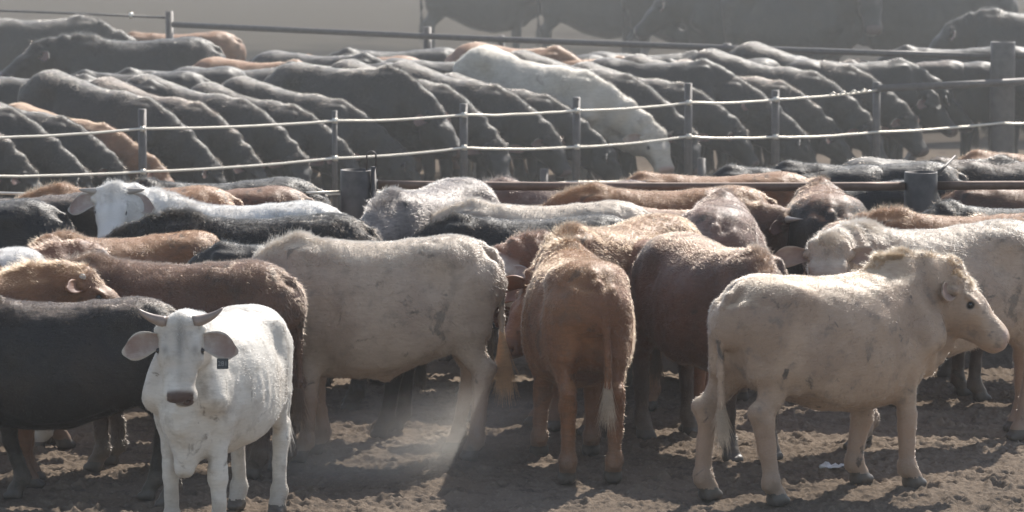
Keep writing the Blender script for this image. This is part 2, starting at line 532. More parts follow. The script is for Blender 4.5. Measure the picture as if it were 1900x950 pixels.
    rib = np.sin(P[:, 0] * 52 + P[:, 2] * 10 + 9 * vnoise(P, 3, 12)) * .0022 * vnoise(P, 4, 13) * 1.4 * ribm * g('ribs', 1.0)
    shf = np.exp(-((P[:, 0] - .34) / .09) ** 2) * np.exp(-((P[:, 2] - .98) / .25) ** 2) * .014      # hollow behind the shoulder
    flk = np.exp(-((P[:, 0] + .36) / .09) ** 2) * np.exp(-((P[:, 2] - 1.13) / .10) ** 2) * .020      # hollow before the hook
    Fd.F[near] += (d + fold + rib + shf + flk).astype(np.float32)
    V, Q = Fd.mesh()
    # keep the largest island only
    V = smooth_verts(V, Q, 1, .5)
    # masks
    q = (V - poll) / HS
    hf, hr_, hn_ = q @ hd / HL, q @ hr, q @ hn
    muz = np.clip((hf - .42) / .025, 0, 1) * np.clip((hn_ + .155) / .02, 0, 1) * (np.abs(hr_) < .075) * (np.abs(hn_ + .1) < .13)
    headm = np.clip((hf + .06) / .08, 0, 1) * (np.abs(hr_) < .2) * (hn_ > -.28) * (hn_ < .1) * (hf < .6)
    eye = np.exp(-((hf - .168) ** 2 + (np.abs(hr_) - g('hw', .104)) ** 2 + (hn_ + .060) ** 2) / .028 ** 2)
    ear_in = np.zeros(len(V)); base_n = len(V)
    hoof = V[:, 2] < .062
    upn = vert_normals(V, Q)[0][:, 2]
    fst = np.exp(-(hr_ / .022) ** 2) * np.exp(-((hf - .12) / .14) ** 2) * (hn_ > -.2)
    fst = fst + .8 * np.exp(-((np.abs(hr_) - .085) / .02) ** 2) * np.exp(-((hf - .175) / .03) ** 2) * (hn_ > -.1)
    Vs, Qs, EI = [V], [Q], [ear_in]
    ED = g('ear', {})
    off = len(V)
    for s in (-1, 1):
        ang = ED.get('up', .05); bk = ED.get('back', .25)
        o = hr * s + hn * ang - hd * bk
        fw = hd * ED.get('face', .25) + hn * .8 + np.array([0, 0, -.15]) if not ED.get('open') else np.array(ED['open'], float)
        ev, eq, ei = ear_geo(H(ED.get('f', .04), s * .11, -.065), o, fw, ED.get('len', .20) * HS, ED.get('wid', .055) * HS, ED.get('droop', .25))
        if s < 0: pass
        Vs.append(ev); Qs.append(eq + off); EI.append(ei); off += len(ev)
    V = np.concatenate(Vs); Q = np.concatenate(Qs); ear_in = np.concatenate(EI)
    z = np.zeros(len(V) - base_n)
    attrs = dict(muzzle=np.concatenate([muz, z]), head=np.concatenate([headm, z + 1]), eye=np.concatenate([eye, z]), ear_in=ear_in, upn=np.concatenate([upn, z]), streak=np.concatenate([fst, z]))
    if g('slope', 0):
        def shear(W):
            W = W.copy(); W[:, 2] *= 1 - g('slope') * np.clip((W[:, 0] + .55) / 1.1, 0, 1.5); return W
        V = shear(V)
        info_shear = shear
        tc = shear(tc); poll_s = shear(poll[None])[0]; nb_s = shear(nb[None])[0]; nt_s = shear(nt[None])[0]
    cen = V[Q].mean(1)
    mi = ((cen[:, 2] < .068)).astype(int)
    info = dict(HL=HL, H=H, poll=poll, hd=hd, hr=hr, hn=hn, HS=HS, tail=tc, nb=nb, nt=nt, body_n=base_n, p=p)
    if g('slope', 0): info.update(poll=poll_s, nb=nb_s, nt=nt_s, tail=tc)
    return V, Q, attrs, mi, info

def make_coat(name, base, alt, patch=.0, patch_scale=2.2, dirt=(.10, .085, .07), dirt_amt=.5, face=None, muzzle=(.08, .05, .045), low=None, top=None, rough=.55, streak=.35, top_amt=.75, glow=.06, fstreak=.25, dtr=(.45, .95), hrough=.30):
    """skin and hair share the colours: returns (skin, hair) materials"""
    res = []
    for hair in (False, True):
        m, nt, out = new_mat(name + ('_hair' if hair else '_skin'))
        b = NB(nt)
        tc = b.n("ShaderNodeTexCoord")
        obj = tc.outputs['Object']
        rnd_ = b.n("ShaderNodeObjectInfo").outputs['Random']
        if hair:
            # strand roots give the position so a strand has one colour
            pass
        off = b.n("ShaderNodeVectorMath", operation='ADD', ins={0: obj})
        n1 = b.noise(obj, patch_scale, 3, .5, .3)
        n2 = b.noise(obj, 9, 5, .6)
        sx = b.n("ShaderNodeMapping", ins={0: obj, 3: (14, 14, 60)}).outputs[0]
        n3 = b.noise(sx, 1.0, 4, .6, .4)
        c = b.mix(b.ramp(n1, .42, .62), base, alt)
        c = b.mix(b.math('MULTIPLY', b.ramp(n3, .35, .7), streak), c, tuple(x * .55 for x in base))
        c = b.mix(b.math('MULTIPLY', b.ramp(n2, .5, .75), dirt_amt), c, dirt)
        sep = b.n("ShaderNodeSeparateXYZ", ins={0: obj})
        zz = sep.outputs[2]
        if top is not None: c = b.mix(b.math('MULTIPLY', b.ramp(b.math('ADD', b.attr('upn').outputs['Fac'], b.math('MULTIPLY', b.math('SUBTRACT', n3, .5), .7)), dtr[0], dtr[1]), top_amt), c, top)  # upward-facing coat tint: settled dust, with sunlit tops also painted into the colour
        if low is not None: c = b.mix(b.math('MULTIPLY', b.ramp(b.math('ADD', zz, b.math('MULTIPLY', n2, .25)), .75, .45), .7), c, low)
        # dried mud on the lower legs and belly
        c = b.mix(b.math('MULTIPLY', b.ramp(b.math('ADD', zz, b.math('MULTIPLY', n2, .5)), .62, .25), .55), c, (.16, .135, .11))
        n4 = b.noise(obj, 5.0, 6, .65, .6)
        c = b.mix(b.math('MULTIPLY', b.ramp(n4, .59, .68), min(1.0, dirt_amt * 1.4)), c, tuple(x * .6 for x in dirt))
        if not hair:
            if face is not None: c = b.mix(b.attr('head').outputs['Fac'], c, face)
            c = b.mix(b.math('MULTIPLY', b.attr('streak').outputs['Fac'], fstreak), c, tuple(x * .35 for x in base))
            c = b.mix(b.attr('muzzle').outputs['Fac'], c, muzzle)
            c = b.mix(b.ramp(b.attr('eye').outputs['Fac'], .25, .75), c, (.012, .010, .009))
            c = b.mix(b.math('MULTIPLY', b.math('MULTIPLY', b.attr('ear_in').outputs['Fac'], .8), b.ramp(n2, .2, .6)), c, (.20, .115, .10))
            bn = b.n("ShaderNodeBump", ins={'Strength': .35, 'Distance': .012, 'Height': b.noise(sx, 1.6, 5, .6)})
            bs = b.n("ShaderNodeBsdfPrincipled", ins={'Base Color': c, 'Roughness': b.mix(b.attr('muzzle').outputs['Fac'], (rough, rough, rough), (.3, .3, .3)), 'Normal': bn.outputs[0], 'Specular IOR Level': .35,
                     'Sheen Weight': .12, 'Sheen Roughness': .4, 'Sheen Tint': c})
            tr = b.n("ShaderNodeBsdfTranslucent", ins={'Color': (.75, .22, .12, 1)})
            mx = b.n("ShaderNodeMixShader", ins={0: b.math('MULTIPLY', b.attr('ear_in').outputs['Fac'], .2), 1: bs.outputs[0], 2: tr.outputs[0]})
            b.link(mx.outputs[0], out.inputs[0])
        else:
            if face is not None: c = b.mix(b.attr('hv').outputs['Fac'], c, face)
            bs = b.n("ShaderNodeBsdfHairPrincipled", parametrization='COLOR', ins={'Color': b.mix(glow, c, (.75, .58, .42)), 'Roughness': hrough, 'Radial Roughness': .45, 'Random Roughness': .3})
            df = b.n("ShaderNodeBsdfDiffuse", ins={'Color': c})
            mx = b.n("ShaderNodeMixShader", ins={0: .62, 1: df.outputs[0], 2: bs.outputs[0]})
            b.link(mx.outputs[0], out.inputs[0])
        res.append(m)
    return res

def simple_mat(name, col, rough=.6, metal=0., nscale=20, namt=.3, spec=.4, bump=.2):
    m, nt, out = new_mat(name); b = NB(nt)
    obj = b.n("ShaderNodeTexCoord").outputs['Object']
    n = b.noise(obj, nscale, 5, .6)
    c = b.mix(b.math('MULTIPLY', b.ramp(n, .35, .7), namt), col, tuple(x * .45 for x in col))
    bn = b.n("ShaderNodeBump", ins={'Strength': bump, 'Distance': .01, 'Height': n})
    bs = b.n("ShaderNodeBsdfPrincipled", ins={'Base Color': c, 'Roughness': rough, 'Metallic': metal, 'Specular IOR Level': spec, 'Normal': bn.outputs[0]})
    b.link(bs.outputs[0], out.inputs[0])
    return m

M_HOOF = simple_mat('hoof_horny', (.085, .072, .062), .5)
M_HORN = simple_mat('horn_grey', (.34, .30, .26), .35, nscale=30)
M_HORN_DARK = simple_mat('horn_brown', (.26, .20, .165), .4, nscale=30)
M_EYE = simple_mat('eye_dark', (.012, .010, .009), .08, bump=0, spec=.6)

def link_mesh(name, me, parent=None):
    o = bpy.data.objects.new(name, me); COL.objects.link(o)
    if parent is not None: o.parent = parent
    return o

def coat_hairs(V, Q, info, n, mat, seed=1, ln=.015, rad=.0011, crest=.045, poll=.04, facecol=False, only=False):
    """strands rooted on the body, lying back along it, longer on the crest and the poll"""
    g = np.random.default_rng(seed)
    bn = info['body_n']
    N_, A = vert_normals(V, Q)
    tri = Q[:, [0, 1, 2, 3]]
    ok = (Q < bn).all(1)
    cen = V[Q].mean(1)
    poll_, hd, hn, HS = info['poll'], info['hd'], info['hn'], info['HS']
    hf = (cen - poll_) @ hd / HS / info['HL']
    for s_ in (-1, 1): ok &= np.linalg.norm(cen - info['H'](.165, s_ * info['p'].get('hw', .104), -.058), axis=1) > .030 * HS
    ok &= cen[:, 2] > .13
    ok &= ~((hf > .37) & (np.linalg.norm(cen - (poll_ + hd * .43 * HS - hn * .1 * HS), axis=1) < .13 * HS))
    w = A * ok
    w = w * (1 + 1.2 * (cen[:, 2] > 1.22))
    if only:
        ax_ = unit(info['nt'] - info['nb']); t_ = (cen - info['nb']) @ ax_ / np.linalg.norm(info['nt'] - info['nb'])
        NF = N_[Q[:, 0]]
        line = info['nb'] + np.outer(t_, info['nt'] - info['nb'])
        w = A * ok * (NF[:, 2] > .45) * (np.exp(-((t_ - .12) / .30) ** 2) * (np.abs(cen[:, 1] - line[:, 1]) < .055) * np.maximum(vnoise(cen, 16, 41) - .3, 0)
                                       + .25 * np.exp(-(np.linalg.norm(cen - (poll_ - hd * .02), axis=1) / .07) ** 2))
    w /= w.sum()
    f = g.choice(len(Q), n, p=w)
    a, b = g.random((n, 1)), g.random((n, 1))
    q = Q[f]
    P = (V[q[:, 0]] * (1 - a) + V[q[:, 1]] * a) * (1 - b) + (V[q[:, 3]] * (1 - a) + V[q[:, 2]] * a) * b
    Nn = (N_[q[:, 0]] * (1 - a) + N_[q[:, 1]] * a) * (1 - b) + (N_[q[:, 3]] * (1 - a) + N_[q[:, 2]] * a) * b
    # lie direction: backwards on the trunk, down on flanks and legs
    lay = np.tile(np.array([-.75, 0, -.35]), (n, 1))
    leg = np.clip((.75 - P[:, 2]) / .2, 0, 1)[:, None]
    lay = lay * (1 - leg) + np.array([-.1, 0, -1.]) * leg
    rel = P - poll_
    hfp = rel @ hd / HS / info['HL']
    onhead = ((hfp > .04) & (hfp < .6) & (np.linalg.norm(rel, axis=1) < .62 * HS))
    lay[onhead] = hd * .9
    lay += (np.stack([vnoise(P, 5, 3), vnoise(P, 5, 4), vnoise(P, 5, 6)], 1) - .5) * 1.3
    lay += (np.stack([vnoise(P, 27, 31), vnoise(P, 27, 32), vnoise(P, 27, 33)], 1) - .5) * 1.1
    lay -= Nn * (lay * Nn).sum(1)[:, None]
    lay /= np.maximum(np.linalg.norm(lay, axis=1), 1e-6)[:, None]
    lift = .15 + .22 * g.random((n, 1)) + .40 * np.maximum(vnoise(P, 26, 8) - .3, 0)[:, None] + .2 * vnoise(P, 9, 18)[:, None]
    ls = ln * (.6 + .8 * g.random(n)) * (.7 + .6 * vnoise(P, 6, 9))
    # crest of the neck and withers: long upright hair
    nb, nt = info['nb'], info['nt']
    ax = unit(nt - nb); tn = (P - nb) @ ax / np.linalg.norm(nt - nb)
    topn = Nn[:, 2] > .75
    cr = np.exp(-((tn - .25) / .45) ** 2) * topn * (np.abs(P[:, 1] - (nb + np.outer(tn, nt - nb))[:, 1]) < .07)
    ls = ls + cr * crest * g.random(n)
    lift = lift + cr[:, None] * .9
    pm = np.exp(-(np.linalg.norm(P - (poll_ - hd * .02), axis=1) / .07) ** 2)
    ls = ls + pm * poll * g.random(n); lift = lift + pm[:, None] * .9
    ls = ls * np.where(onhead & (hfp > .12), .55, 1) * np.where(P[:, 2] < .6, .75, 1)
    D = lay + Nn * lift; D /= np.linalg.norm(D, axis=1)[:, None]
    cols = np.clip((hfp + .06) / .08, 0, 1) * (np.linalg.norm(rel, axis=1) < .6 * HS) if facecol else np.zeros(n)
    curl = .35
    if only:
        ls = crest * (.5 + .7 * g.random(n)) * (.5 + vnoise(P, 20, 42)); D = Nn * .8 + lay * .5 + (np.stack([vnoise(P, 18, 51), vnoise(P, 18, 52), vnoise(P, 18, 53)], 1) - .5) * 1.6; D /= np.linalg.norm(D, axis=1)[:, None]
    o = hair_obj('crest_hair' if only else 'coat', P - Nn * .002, D, ls, np.full(n, rad) * (.7 + .6 * g.random(n)), mat, npt=3, droop=.12, curl=curl, seed=seed, cols=cols, upn=Nn[:, 2])
    return o

def tail_switch(info, mat, n=420, ln=.26, seed=2, rad=.0016):
    g = np.random.default_rng(seed)
    tc = info['tail']
    e = tc[-1]; d = unit(tc[-1] - tc[-2])
    t = g.random(n) ** .8
    base = tc[-2][None] * (1 - t[:, None]) * .55 + e[None] * (1 - (1 - t[:, None]) * .55)
    ang = g.random(n) * 2 * math.pi
    rdir = np.stack([np.cos(ang), np.sin(ang), np.zeros(n)], 1)
    roots = base + rdir * .012
    dirs = d[None] + rdir * (.05 + .07 * g.random((n, 1)))
    o = hair_obj('tail_switch', roots, dirs, ln * (.6 + .45 * g.random(n)), np.full(n, rad), mat, npt=6, droop=.1, curl=.10, seed=seed, cols=np.zeros(n))
    return o

def horn_geo(info, s, L, curve, r=.034):
    H, HS = info['H'], info['HS']
    p0 = H(-.005, s * .075, -.025)
    hr, hn, hd = info['hr'], info['hn'], info['hd']
    p1 = p0 + hr * s * L * .6 + hn * curve[0] * L * .3 + hd * curve[1] * L * .3
    p2 = p0 + hr * s * L * .85 + hn * curve[0] * L + hd * curve[1] * L
    pts = bezier((p0, p1, p2), 10)
    t = np.linspace(0, 1, 10)
    rr = r * (1 - t * .95) ** .75 if L > .09 else r * np.sqrt(np.maximum(1 - (t * .98) ** 3, .02))
    V, Q = tube_geo(pts, rr, 10)
    return V, Q

COW_CACHE = {}
def build_cow(key, pose, mats, coat_n=0, switch=True, horn=None, horn_mat=None, eyes=False, hair_kw=None, name='cow', facecol=False):
    """builds a new thing: body mesh with horn, eye, coat and tail_switch children; located at the origin"""
    V, Q, attrs, mi, info = cow_geo(pose)
    me = mesh_from(name, V, Q, attrs, mi, (mats[0], M_HOOF))
    root = link_mesh(name, me)
    kids = []
    if horn:
        for s in (-1, 1):
            L, cv = horn[0], horn[1]
            if len(horn) > 2 and horn[2] == -s: continue
            hv, hq = horn_geo(info, s, L, cv, horn[3] if len(horn) > 3 else .034)
            kids.append(link_mesh('horn', mesh_from('horn', hv, hq, mats=(horn_mat or M_HORN,)), root))
    if eyes:
        for s in (-1, 1):
            c = info['H'](.165, s * (pose.get('hw', .104) - .008), -.060)
            n = 10; u = []; 
            for i in range(n + 1):
                for j in range(n):
                    th = math.pi * i / n; ph = 2 * math.pi * j / n
                    u.append(c + .016 * info['HS'] * np.array([math.sin(th) * math.cos(ph), math.sin(th) * math.sin(ph), math.cos(th)]))
            q = [(i * n + j, (i + 1) * n + j, (i + 1) * n + (j + 1) % n, i * n + (j + 1) % n) for i in range(n) for j in range(n)]
            kids.append(link_mesh('eye', mesh_from('eye', np.array(u), np.array(q), mats=(M_EYE,)), root))
    if coat_n:
        c = coat_hairs(V, Q, info, coat_n, mats[1], seed=hash(key) % 1000 if isinstance(key, int) else sum(map(ord, key)), facecol=facecol, **(hair_kw or {}))
        c.parent = root; kids.append(c)
    if switch:
        t = tail_switch(info, mats[2] if len(mats) > 2 else mats[1], **(pose.get('sw') or {})); t.parent = root; kids.append(t)
    info['geo'] = (V, Q)
    return root, info
def place(root, x, y, heading, scale=1.0, z=0.0, wy=1.0):
    root.location = (x, y, z); root.rotation_euler = (0, 0, R(heading)); root.scale = (scale, scale * wy, scale)
def tag(o, label, cat='cow', group=None):
    o['label'] = label; o['category'] = cat
    if group: o['group'] = group
def copy_cow(root):
    c = root.copy(); COL.objects.link(c)
    for ch in list(root.children):
        d = ch.copy(); COL.objects.link(d); d.parent = c
    return c
# ------------------------------------------------------------------ ground: one sheet, fine clods where the camera looks closely
def build_ground():
    def axis(dense0, dense1, step, lo, hi, grow=1.25):
        mid = list(np.arange(dense0, dense1, step))
        a = []; x, d = dense0, step
        while x > lo: d *= grow; x -= d; a.append(max(x, lo))
        b = []; x, d = mid[-1], step
        while x < hi: d *= grow; x += d; b.append(min(x, hi))
        return np.array(a[::-1] + mid + b)
    xs = axis(-3.6, 3.8, .012, -150, 150)
    ys = axis(27.4, 35.5, .017, -20, 240)
    X, Y = np.meshgrid(xs, ys, indexing='ij')
    P = np.stack([X, Y, np.zeros_like(X)], -1)
    m = ((X > -4.5) & (X < 4.7) & (Y > 26) & (Y < 40)).astype(float)
    n1 = vnoise(P, 1.3, 1); n2 = vnoise(P, 5.5, 2); n3 = vnoise(P, 13, 3); n4 = vnoise(P, 29, 4); n5 = vnoise(P, 58, 5)
    ridg = 1 - np.abs(2 * n3 - 1)
    Z = (n1 - .5) * .05 * np.clip((60 - Y) / 10, 0, 1) * (np.abs(X) < 12) + m * (n2 - .5) * .034 + m * ((ridg - .5) * .008 + np.maximum(n4 - .45, 0) * .038 + (n5 - .5) * .024)
    # hoof prints
    g = np.random.default_rng(11)
    for _ in range(900):
        cx, cy_ = g.uniform(-3.6, 3.8), g.uniform(27.5, 35.4)
        i0, i1 = np.searchsorted(xs, [cx - .12, cx + .12]); j0, j1 = np.searchsorted(ys, [cy_ - .12, cy_ + .12])
        if i1 <= i0 or j1 <= j0: continue
        rr = np.sqrt((X[i0:i1, j0:j1] - cx) ** 2 + (Y[i0:i1, j0:j1] - cy_) ** 2)
        Z[i0:i1, j0:j1] += -.030 * np.exp(-(rr / .045) ** 4) + .014 * np.exp(-((rr - .072) / .02) ** 2)
    Z -= .012
    V = np.stack([X, Y, Z], -1).reshape(-1, 3)
    nx, ny = X.shape
    i = np.arange(nx - 1)[:, None] * ny + np.arange(ny - 1)[None]
    Q = np.stack([i, i + ny, i + ny + 1, i + 1], -1).reshape(-1, 4)
    m_, nt, out = new_mat('manure_dirt'); b = NB(nt)
    obj = b.n("ShaderNodeTexCoord").outputs['Object']
    a1 = b.noise(obj, .35, 4, .55, .4); a2 = b.noise(obj, 6, 6, .65); a3 = b.noise(obj, 38, 5, .7)
    c = b.mix(b.ramp(a1, .35, .65), (.125, .098, .076), (.185, .148, .116))
    c = b.mix(b.math('MULTIPLY', b.ramp(a2, .45, .7), .65), c, (.07, .057, .048))
    c = b.mix(b.math('MULTIPLY', b.ramp(a3, .5, .75), .6), c, (.26, .215, .17))
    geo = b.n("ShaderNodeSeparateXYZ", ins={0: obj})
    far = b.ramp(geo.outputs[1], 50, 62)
    c = b.mix(far, c, b.mix(b.ramp(b.math('ADD', a1, b.math('MULTIPLY', b.ramp(geo.outputs[1], 72, 84), .5)), .35, .7), (.026, .024, .022), (.062, .054, .044)))  # far dirt darker before the last lit strip: shade painted into the colour
    hgt = b.math('ADD', b.math('MULTIPLY', a2, .6), b.math('MULTIPLY', a3, .5))
    bn = b.n("ShaderNodeBump", ins={'Strength': .9, 'Distance': .02, 'Height': hgt})
    bs = b.n("ShaderNodeBsdfPrincipled", ins={'Base Color': c, 'Roughness': 1.0, 'Normal': bn.outputs[0], 'Specular IOR Level': .0})
    b.link(bs.outputs[0], out.inputs[0])
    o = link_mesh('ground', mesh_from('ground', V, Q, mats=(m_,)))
    o['kind'] = 'structure'
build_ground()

# ------------------------------------------------------------------ pipe and cable fences
M_PIPE = simple_mat('weathered_pipe', (.085, .075, .072), .55, .3, nscale=14, namt=.6, bump=.15)
M_RUST = simple_mat('rusty_pipe', (.16, .105, .08), .6, .4, nscale=9, namt=.6, bump=.25)
M_CABLE = simple_mat('steel_cable', (.74, .68, .58), .35, .35, nscale=60, namt=.3, bump=.1)
M_INSIDE = simple_mat('pipe_inside', (.03, .028, .026), .9)

def D_of(v, z): return F_PX * (CAM_H - z) / (v - HZ)
def wp(u, D, z=0.0):
    """world point at photo column u, distance D, height z"""
    return np.array([(u - 950) * D / F_PX, D, z])

def hollow_post(name, u, D, h, r, parent=None, mat=M_PIPE, wall=.012):
    c = wp(u, D)
    n = 40
    prof = [(r, -.3), (r, h * .25), (r, h * .5), (r, h * .75), (r, h - .004), (r - .003, h), (r - wall, h), (r - wall, h - .12), (0.001, h - .121)]
    V = []; Q = []; mi = []
    for i, (rr, z) in enumerate(prof):
        for k in range(n):
            a = 2 * math.pi * k / n
            wob = 1 + .004 * math.sin(3 * a + z * 4)
            V.append((rr * wob * math.cos(a), rr * wob * math.sin(a), z))
    for i in range(len(prof) - 1):
        for k in range(n):
            Q.append((i * n + k, i * n + (k + 1) % n, (i + 1) * n + (k + 1) % n, (i + 1) * n + k)); mi.append(1 if i >= 7 else 0)
    o = link_mesh(name, mesh_from(name, np.array(V), np.array(Q), matidx=np.array(mi), mats=(mat, M_INSIDE)), parent)
    o.location = c
    return o
def tube_obj(name, pts, r, mat, parent=None, n=12, rads=None):
    V, Q = tube_geo(pts, rads if rads is not None else [r] * len(pts), n)
    return link_mesh(name, mesh_from(name, V, Q, mats=(mat,)), parent)
def sagged(p0, p1, sag, n=14, jit=0.0, seed=0):
    g = np.random.default_rng(seed)
    t = np.linspace(0, 1, n)[:, None]
    P = np.array(p0) * (1 - t) + np.array(p1) * t
    P[:, 2] -= (4 * t * (1 - t))[:, 0] * sag
    P[1:-1, 2] += g.normal(0, jit, n - 2) if jit else 0
    return P
def fence_root(name, label, loc):
    e = bpy.data.objects.new(name, None); COL.objects.link(e); e.location = loc
    tag(e, label, 'fence'); return e
def adopt(root, objs):
    for o in objs:
        o.parent = root
        o.location = Vector(o.location) - root.location

# near rail fence of the front pen
D1 = 36.95
f1 = fence_root('pipe_fence', 'nearest grey pipe rail fence with two thick open topped posts, behind the front pen', wp(1180, D1))
k = []
k.append(hollow_post('post', 660, D1, 1.46, .122, mat=M_PIPE))
k.append(hollow_post('post', 1712, D1 + .15, 1.43, .128, mat=M_PIPE))
k.append(hollow_post('post', -140, D1 - .1, 1.43, .122, mat=M_PIPE))
k.append(tube_obj('gate_stile', [wp(692, D1 - .06, .1), wp(692, D1 - .06, 1.02), wp(692, D1 - .06, 1.49)], .021, M_PIPE))
hk = []
for i in range(13):
    a = math.pi * i / 12
    hk.append(wp(688 - 8.5 * math.cos(a), D1 - .06, 1.575 + .03 * math.sin(a)))
k.append(tube_obj('chain_hook', [wp(679.5, D1 - .06, 1.40)] + hk + [wp(696.5, D1 - .06, 1.44)], .007, M_PIPE, n=8))
k.append(tube_obj('rail', sagged(wp(700, D1, 1.345), wp(1682, D1 + .1, 1.325), .01), .034, M_RUST))
k.append(tube_obj('rail', sagged(wp(1742, D1 + .15, 1.325), wp(2500, D1 + .3, 1.32), .0), .034, M_RUST))
k.append(tube_obj('rail', sagged(wp(700, D1, .93), wp(1682, D1 + .1, .935), .01), .030, M_PIPE))
k.append(tube_obj('rail', sagged(wp(1742, D1 + .15, .93), wp(2500, D1 + .3, .93), .0), .030, M_PIPE))
k.append(tube_obj('rail', sagged(wp(700, D1, .50), wp(1682, D1 + .1, .50), .01), .030, M_PIPE))
k.append(tube_obj('rail', sagged(wp(1742, D1 + .15, .50), wp(2500, D1 + .3, .50), .0), .030, M_PIPE))
k.append(tube_obj('cable', sagged(wp(-140, D1, 1.30), wp(632, D1, 1.29), .03), .011, M_CABLE, n=8))
k.append(tube_obj('cable', sagged(wp(-140, D1, 1.0), wp(632, D1, 1.0), .03), .011, M_CABLE, n=8))
k.append(tube_obj('tie_cable', [wp(1738, D1 + .1, 1.40), wp(1775, D1 + .5, 1.52)], .010, M_PIPE, n=8))
for h in (1.345, .93): k.append(tube_obj('weld_stub', [wp(672, D1, h), wp(700, D1, h)], .040, M_PIPE))
adopt(f1, k)

# cable fence in front of the feeding row
def D2(u): return 45.0 + 6.4 * (u / 1900.0)
f2 = fence_root('cable_fence', 'long wire cable fence with thin steel posts in front of the feeding row', wp(900, D2(900)))
k = []
posts2 = [-60, 262, 620, 860, 1070, 1278, 1440, 1628]
tops2 = [200, 200, 203, 190, 178, 152, 165, 150]
for u, v in zip(posts2, tops2):
    D = D2(u) + .06
    k.append(tube_obj('post', [wp(u, D, -.2), wp(u, D, .6), wp(u, D, CAM_H - (v + 500) * D / F_PX)], .040 if u not in (620,) else .026, M_PIPE))
def strand(hfun, us, r, nm='cable', seed=0):
    P = []
    for a, b_ in zip(us[:-1], us[1:]):
        seg = sagged(wp(a, D2(a), hfun(a)), wp(b_, D2(b_), hfun(b_)), .018, 8, .002, seed + a)
        P += list(seg[:-1])
    P.append(wp(us[-1], D2(us[-1]), hfun(us[-1])))
    return tube_obj(nm, P, r, M_CABLE, n=8)
def hv(vv):
    us, vs = zip(*vv)
    return lambda u: CAM_H - (np.interp(u, us, vs) + 500) * D2(u) / F_PX
w1 = hv([(-60, 254), (0, 250), (262, 237), (620, 222), (860, 211), (1070, 203), (1278, 188), (1440, 182), (1540, 173), (1640, 163)])
w2 = hv([(-60, 325), (0, 322), (262, 317), (380, 305), (620, 292), (860, 272), (1070, 271), (1278, 251), (1440, 252), (1628, 243), (1862, 226), (1990, 222)])
w3 = hv([(-60, 398), (620, 358), (860, 345), (1070, 336), (1278, 327), (1628, 322), (1990, 305)])
k.append(strand(w1, [-60, 262, 620, 860, 1070, 1278, 1440, 1640], .0115, seed=1000))
k.append(strand(w2, [-60, 262, 620, 860, 1070, 1278, 1440, 1628, 1862, 1990], .0115, seed=2000))
k.append(strand(w3, [-60, 262, 620, 860, 1070, 1278, 1440, 1628, 1862, 1990], .012, seed=3000))
k.append(tube_obj('rail', [wp(1632, D2(1632) - .05, CAM_H - (661) * D2(1632) / F_PX), wp(1845, D2(1845) - .05, CAM_H - 651 * D2(1845) / F_PX), wp(1990, D2(1990) - .05, CAM_H - 643 * D2(1990) / F_PX)], .038, M_PIPE))
for u, v in ((1010, 312), (1303, 292)):
    D = D2(u) - .4
    k.append(tube_obj('stub_post', [wp(u, D, -.1), wp(u, D, CAM_H - (v + 500) * D / F_PX)], .042, M_PIPE))
for u in (262, 620, 860, 1070, 1278, 1440):
    for w in (w1, w2):
        k.append(tube_obj('clamp', [wp(u - 4, D2(u), w(u)), wp(u + 6, D2(u), w(u))], .026, M_CABLE, n=8))
for i in range(4):      # slack twisted end of the top strand
    u = 1540 + i * 19
    k.append(tube_obj('twist', [wp(u, D2(u), w1(u) - .008), wp(u + 8, D2(u), w1(u) + .022), wp(u + 15, D2(u), w1(u) - .008)], .009, M_CABLE, n=6))
adopt(f2, k)

# big corner post and the rail fence behind the feeding row
D3c = 51.6
def D3(u): return 57.6 - 6.0 * (u / 1862.0)
f3 = fence_root('pipe_fence', 'rear pipe rail fence running down to the big post at the upper right corner', wp(1300, D3(1300)))
k = [hollow_post('corner_post', 1862, D3c, CAM_H - 575 * D3c / F_PX, .132)]
for u, v in ((314, 18), (793, 47), (930, 63), (1350, 78)):
    D = D3(u)
    k.append(tube_obj('post', [wp(u, D, -.2), wp(u, D, CAM_H - (v + 500) * D / F_PX)], .046 if u != 930 else .038, M_PIPE))
def h3(u): return CAM_H - (np.interp(u, (314, 793, 930, 1350, 1862), (42, 64, 70, 86, 103)) + 500) * D3(u) / F_PX
k.append(tube_obj('rail', [wp(u, D3(u) - .05, h3(u)) for u in (320, 560, 793, 930, 1140, 1350, 1600, 1840)], .034, M_PIPE))
k.append(tube_obj('cable', [wp(u, D3(max(u, 0)), CAM_H - (v + 500) * D3(max(u, 0)) / F_PX) for u, v in ((-120, 12), (0, 17), (160, 23), (310, 30))], .014, M_PIPE, n=8))
k.append(tube_obj('cable_clamp', [wp(239, D3(240), CAM_H - 526 * D3(240) / F_PX), wp(247, D3(240), CAM_H - 526 * D3(240) / F_PX)], .035, M_CABLE, n=8))
k.append(tube_obj('rail', [wp(-120, 57.6, 1.02), wp(70, 57.4, 1.02), wp(330, 56.8, 1.02)], .040, M_PIPE))
k.append(tube_obj('rail', [wp(1884, D3c, CAM_H - 600 * D3c / F_PX), wp(2000, D3c + .3, CAM_H - 608 * D3c / F_PX)], .030, M_PIPE))
adopt(f3, k)

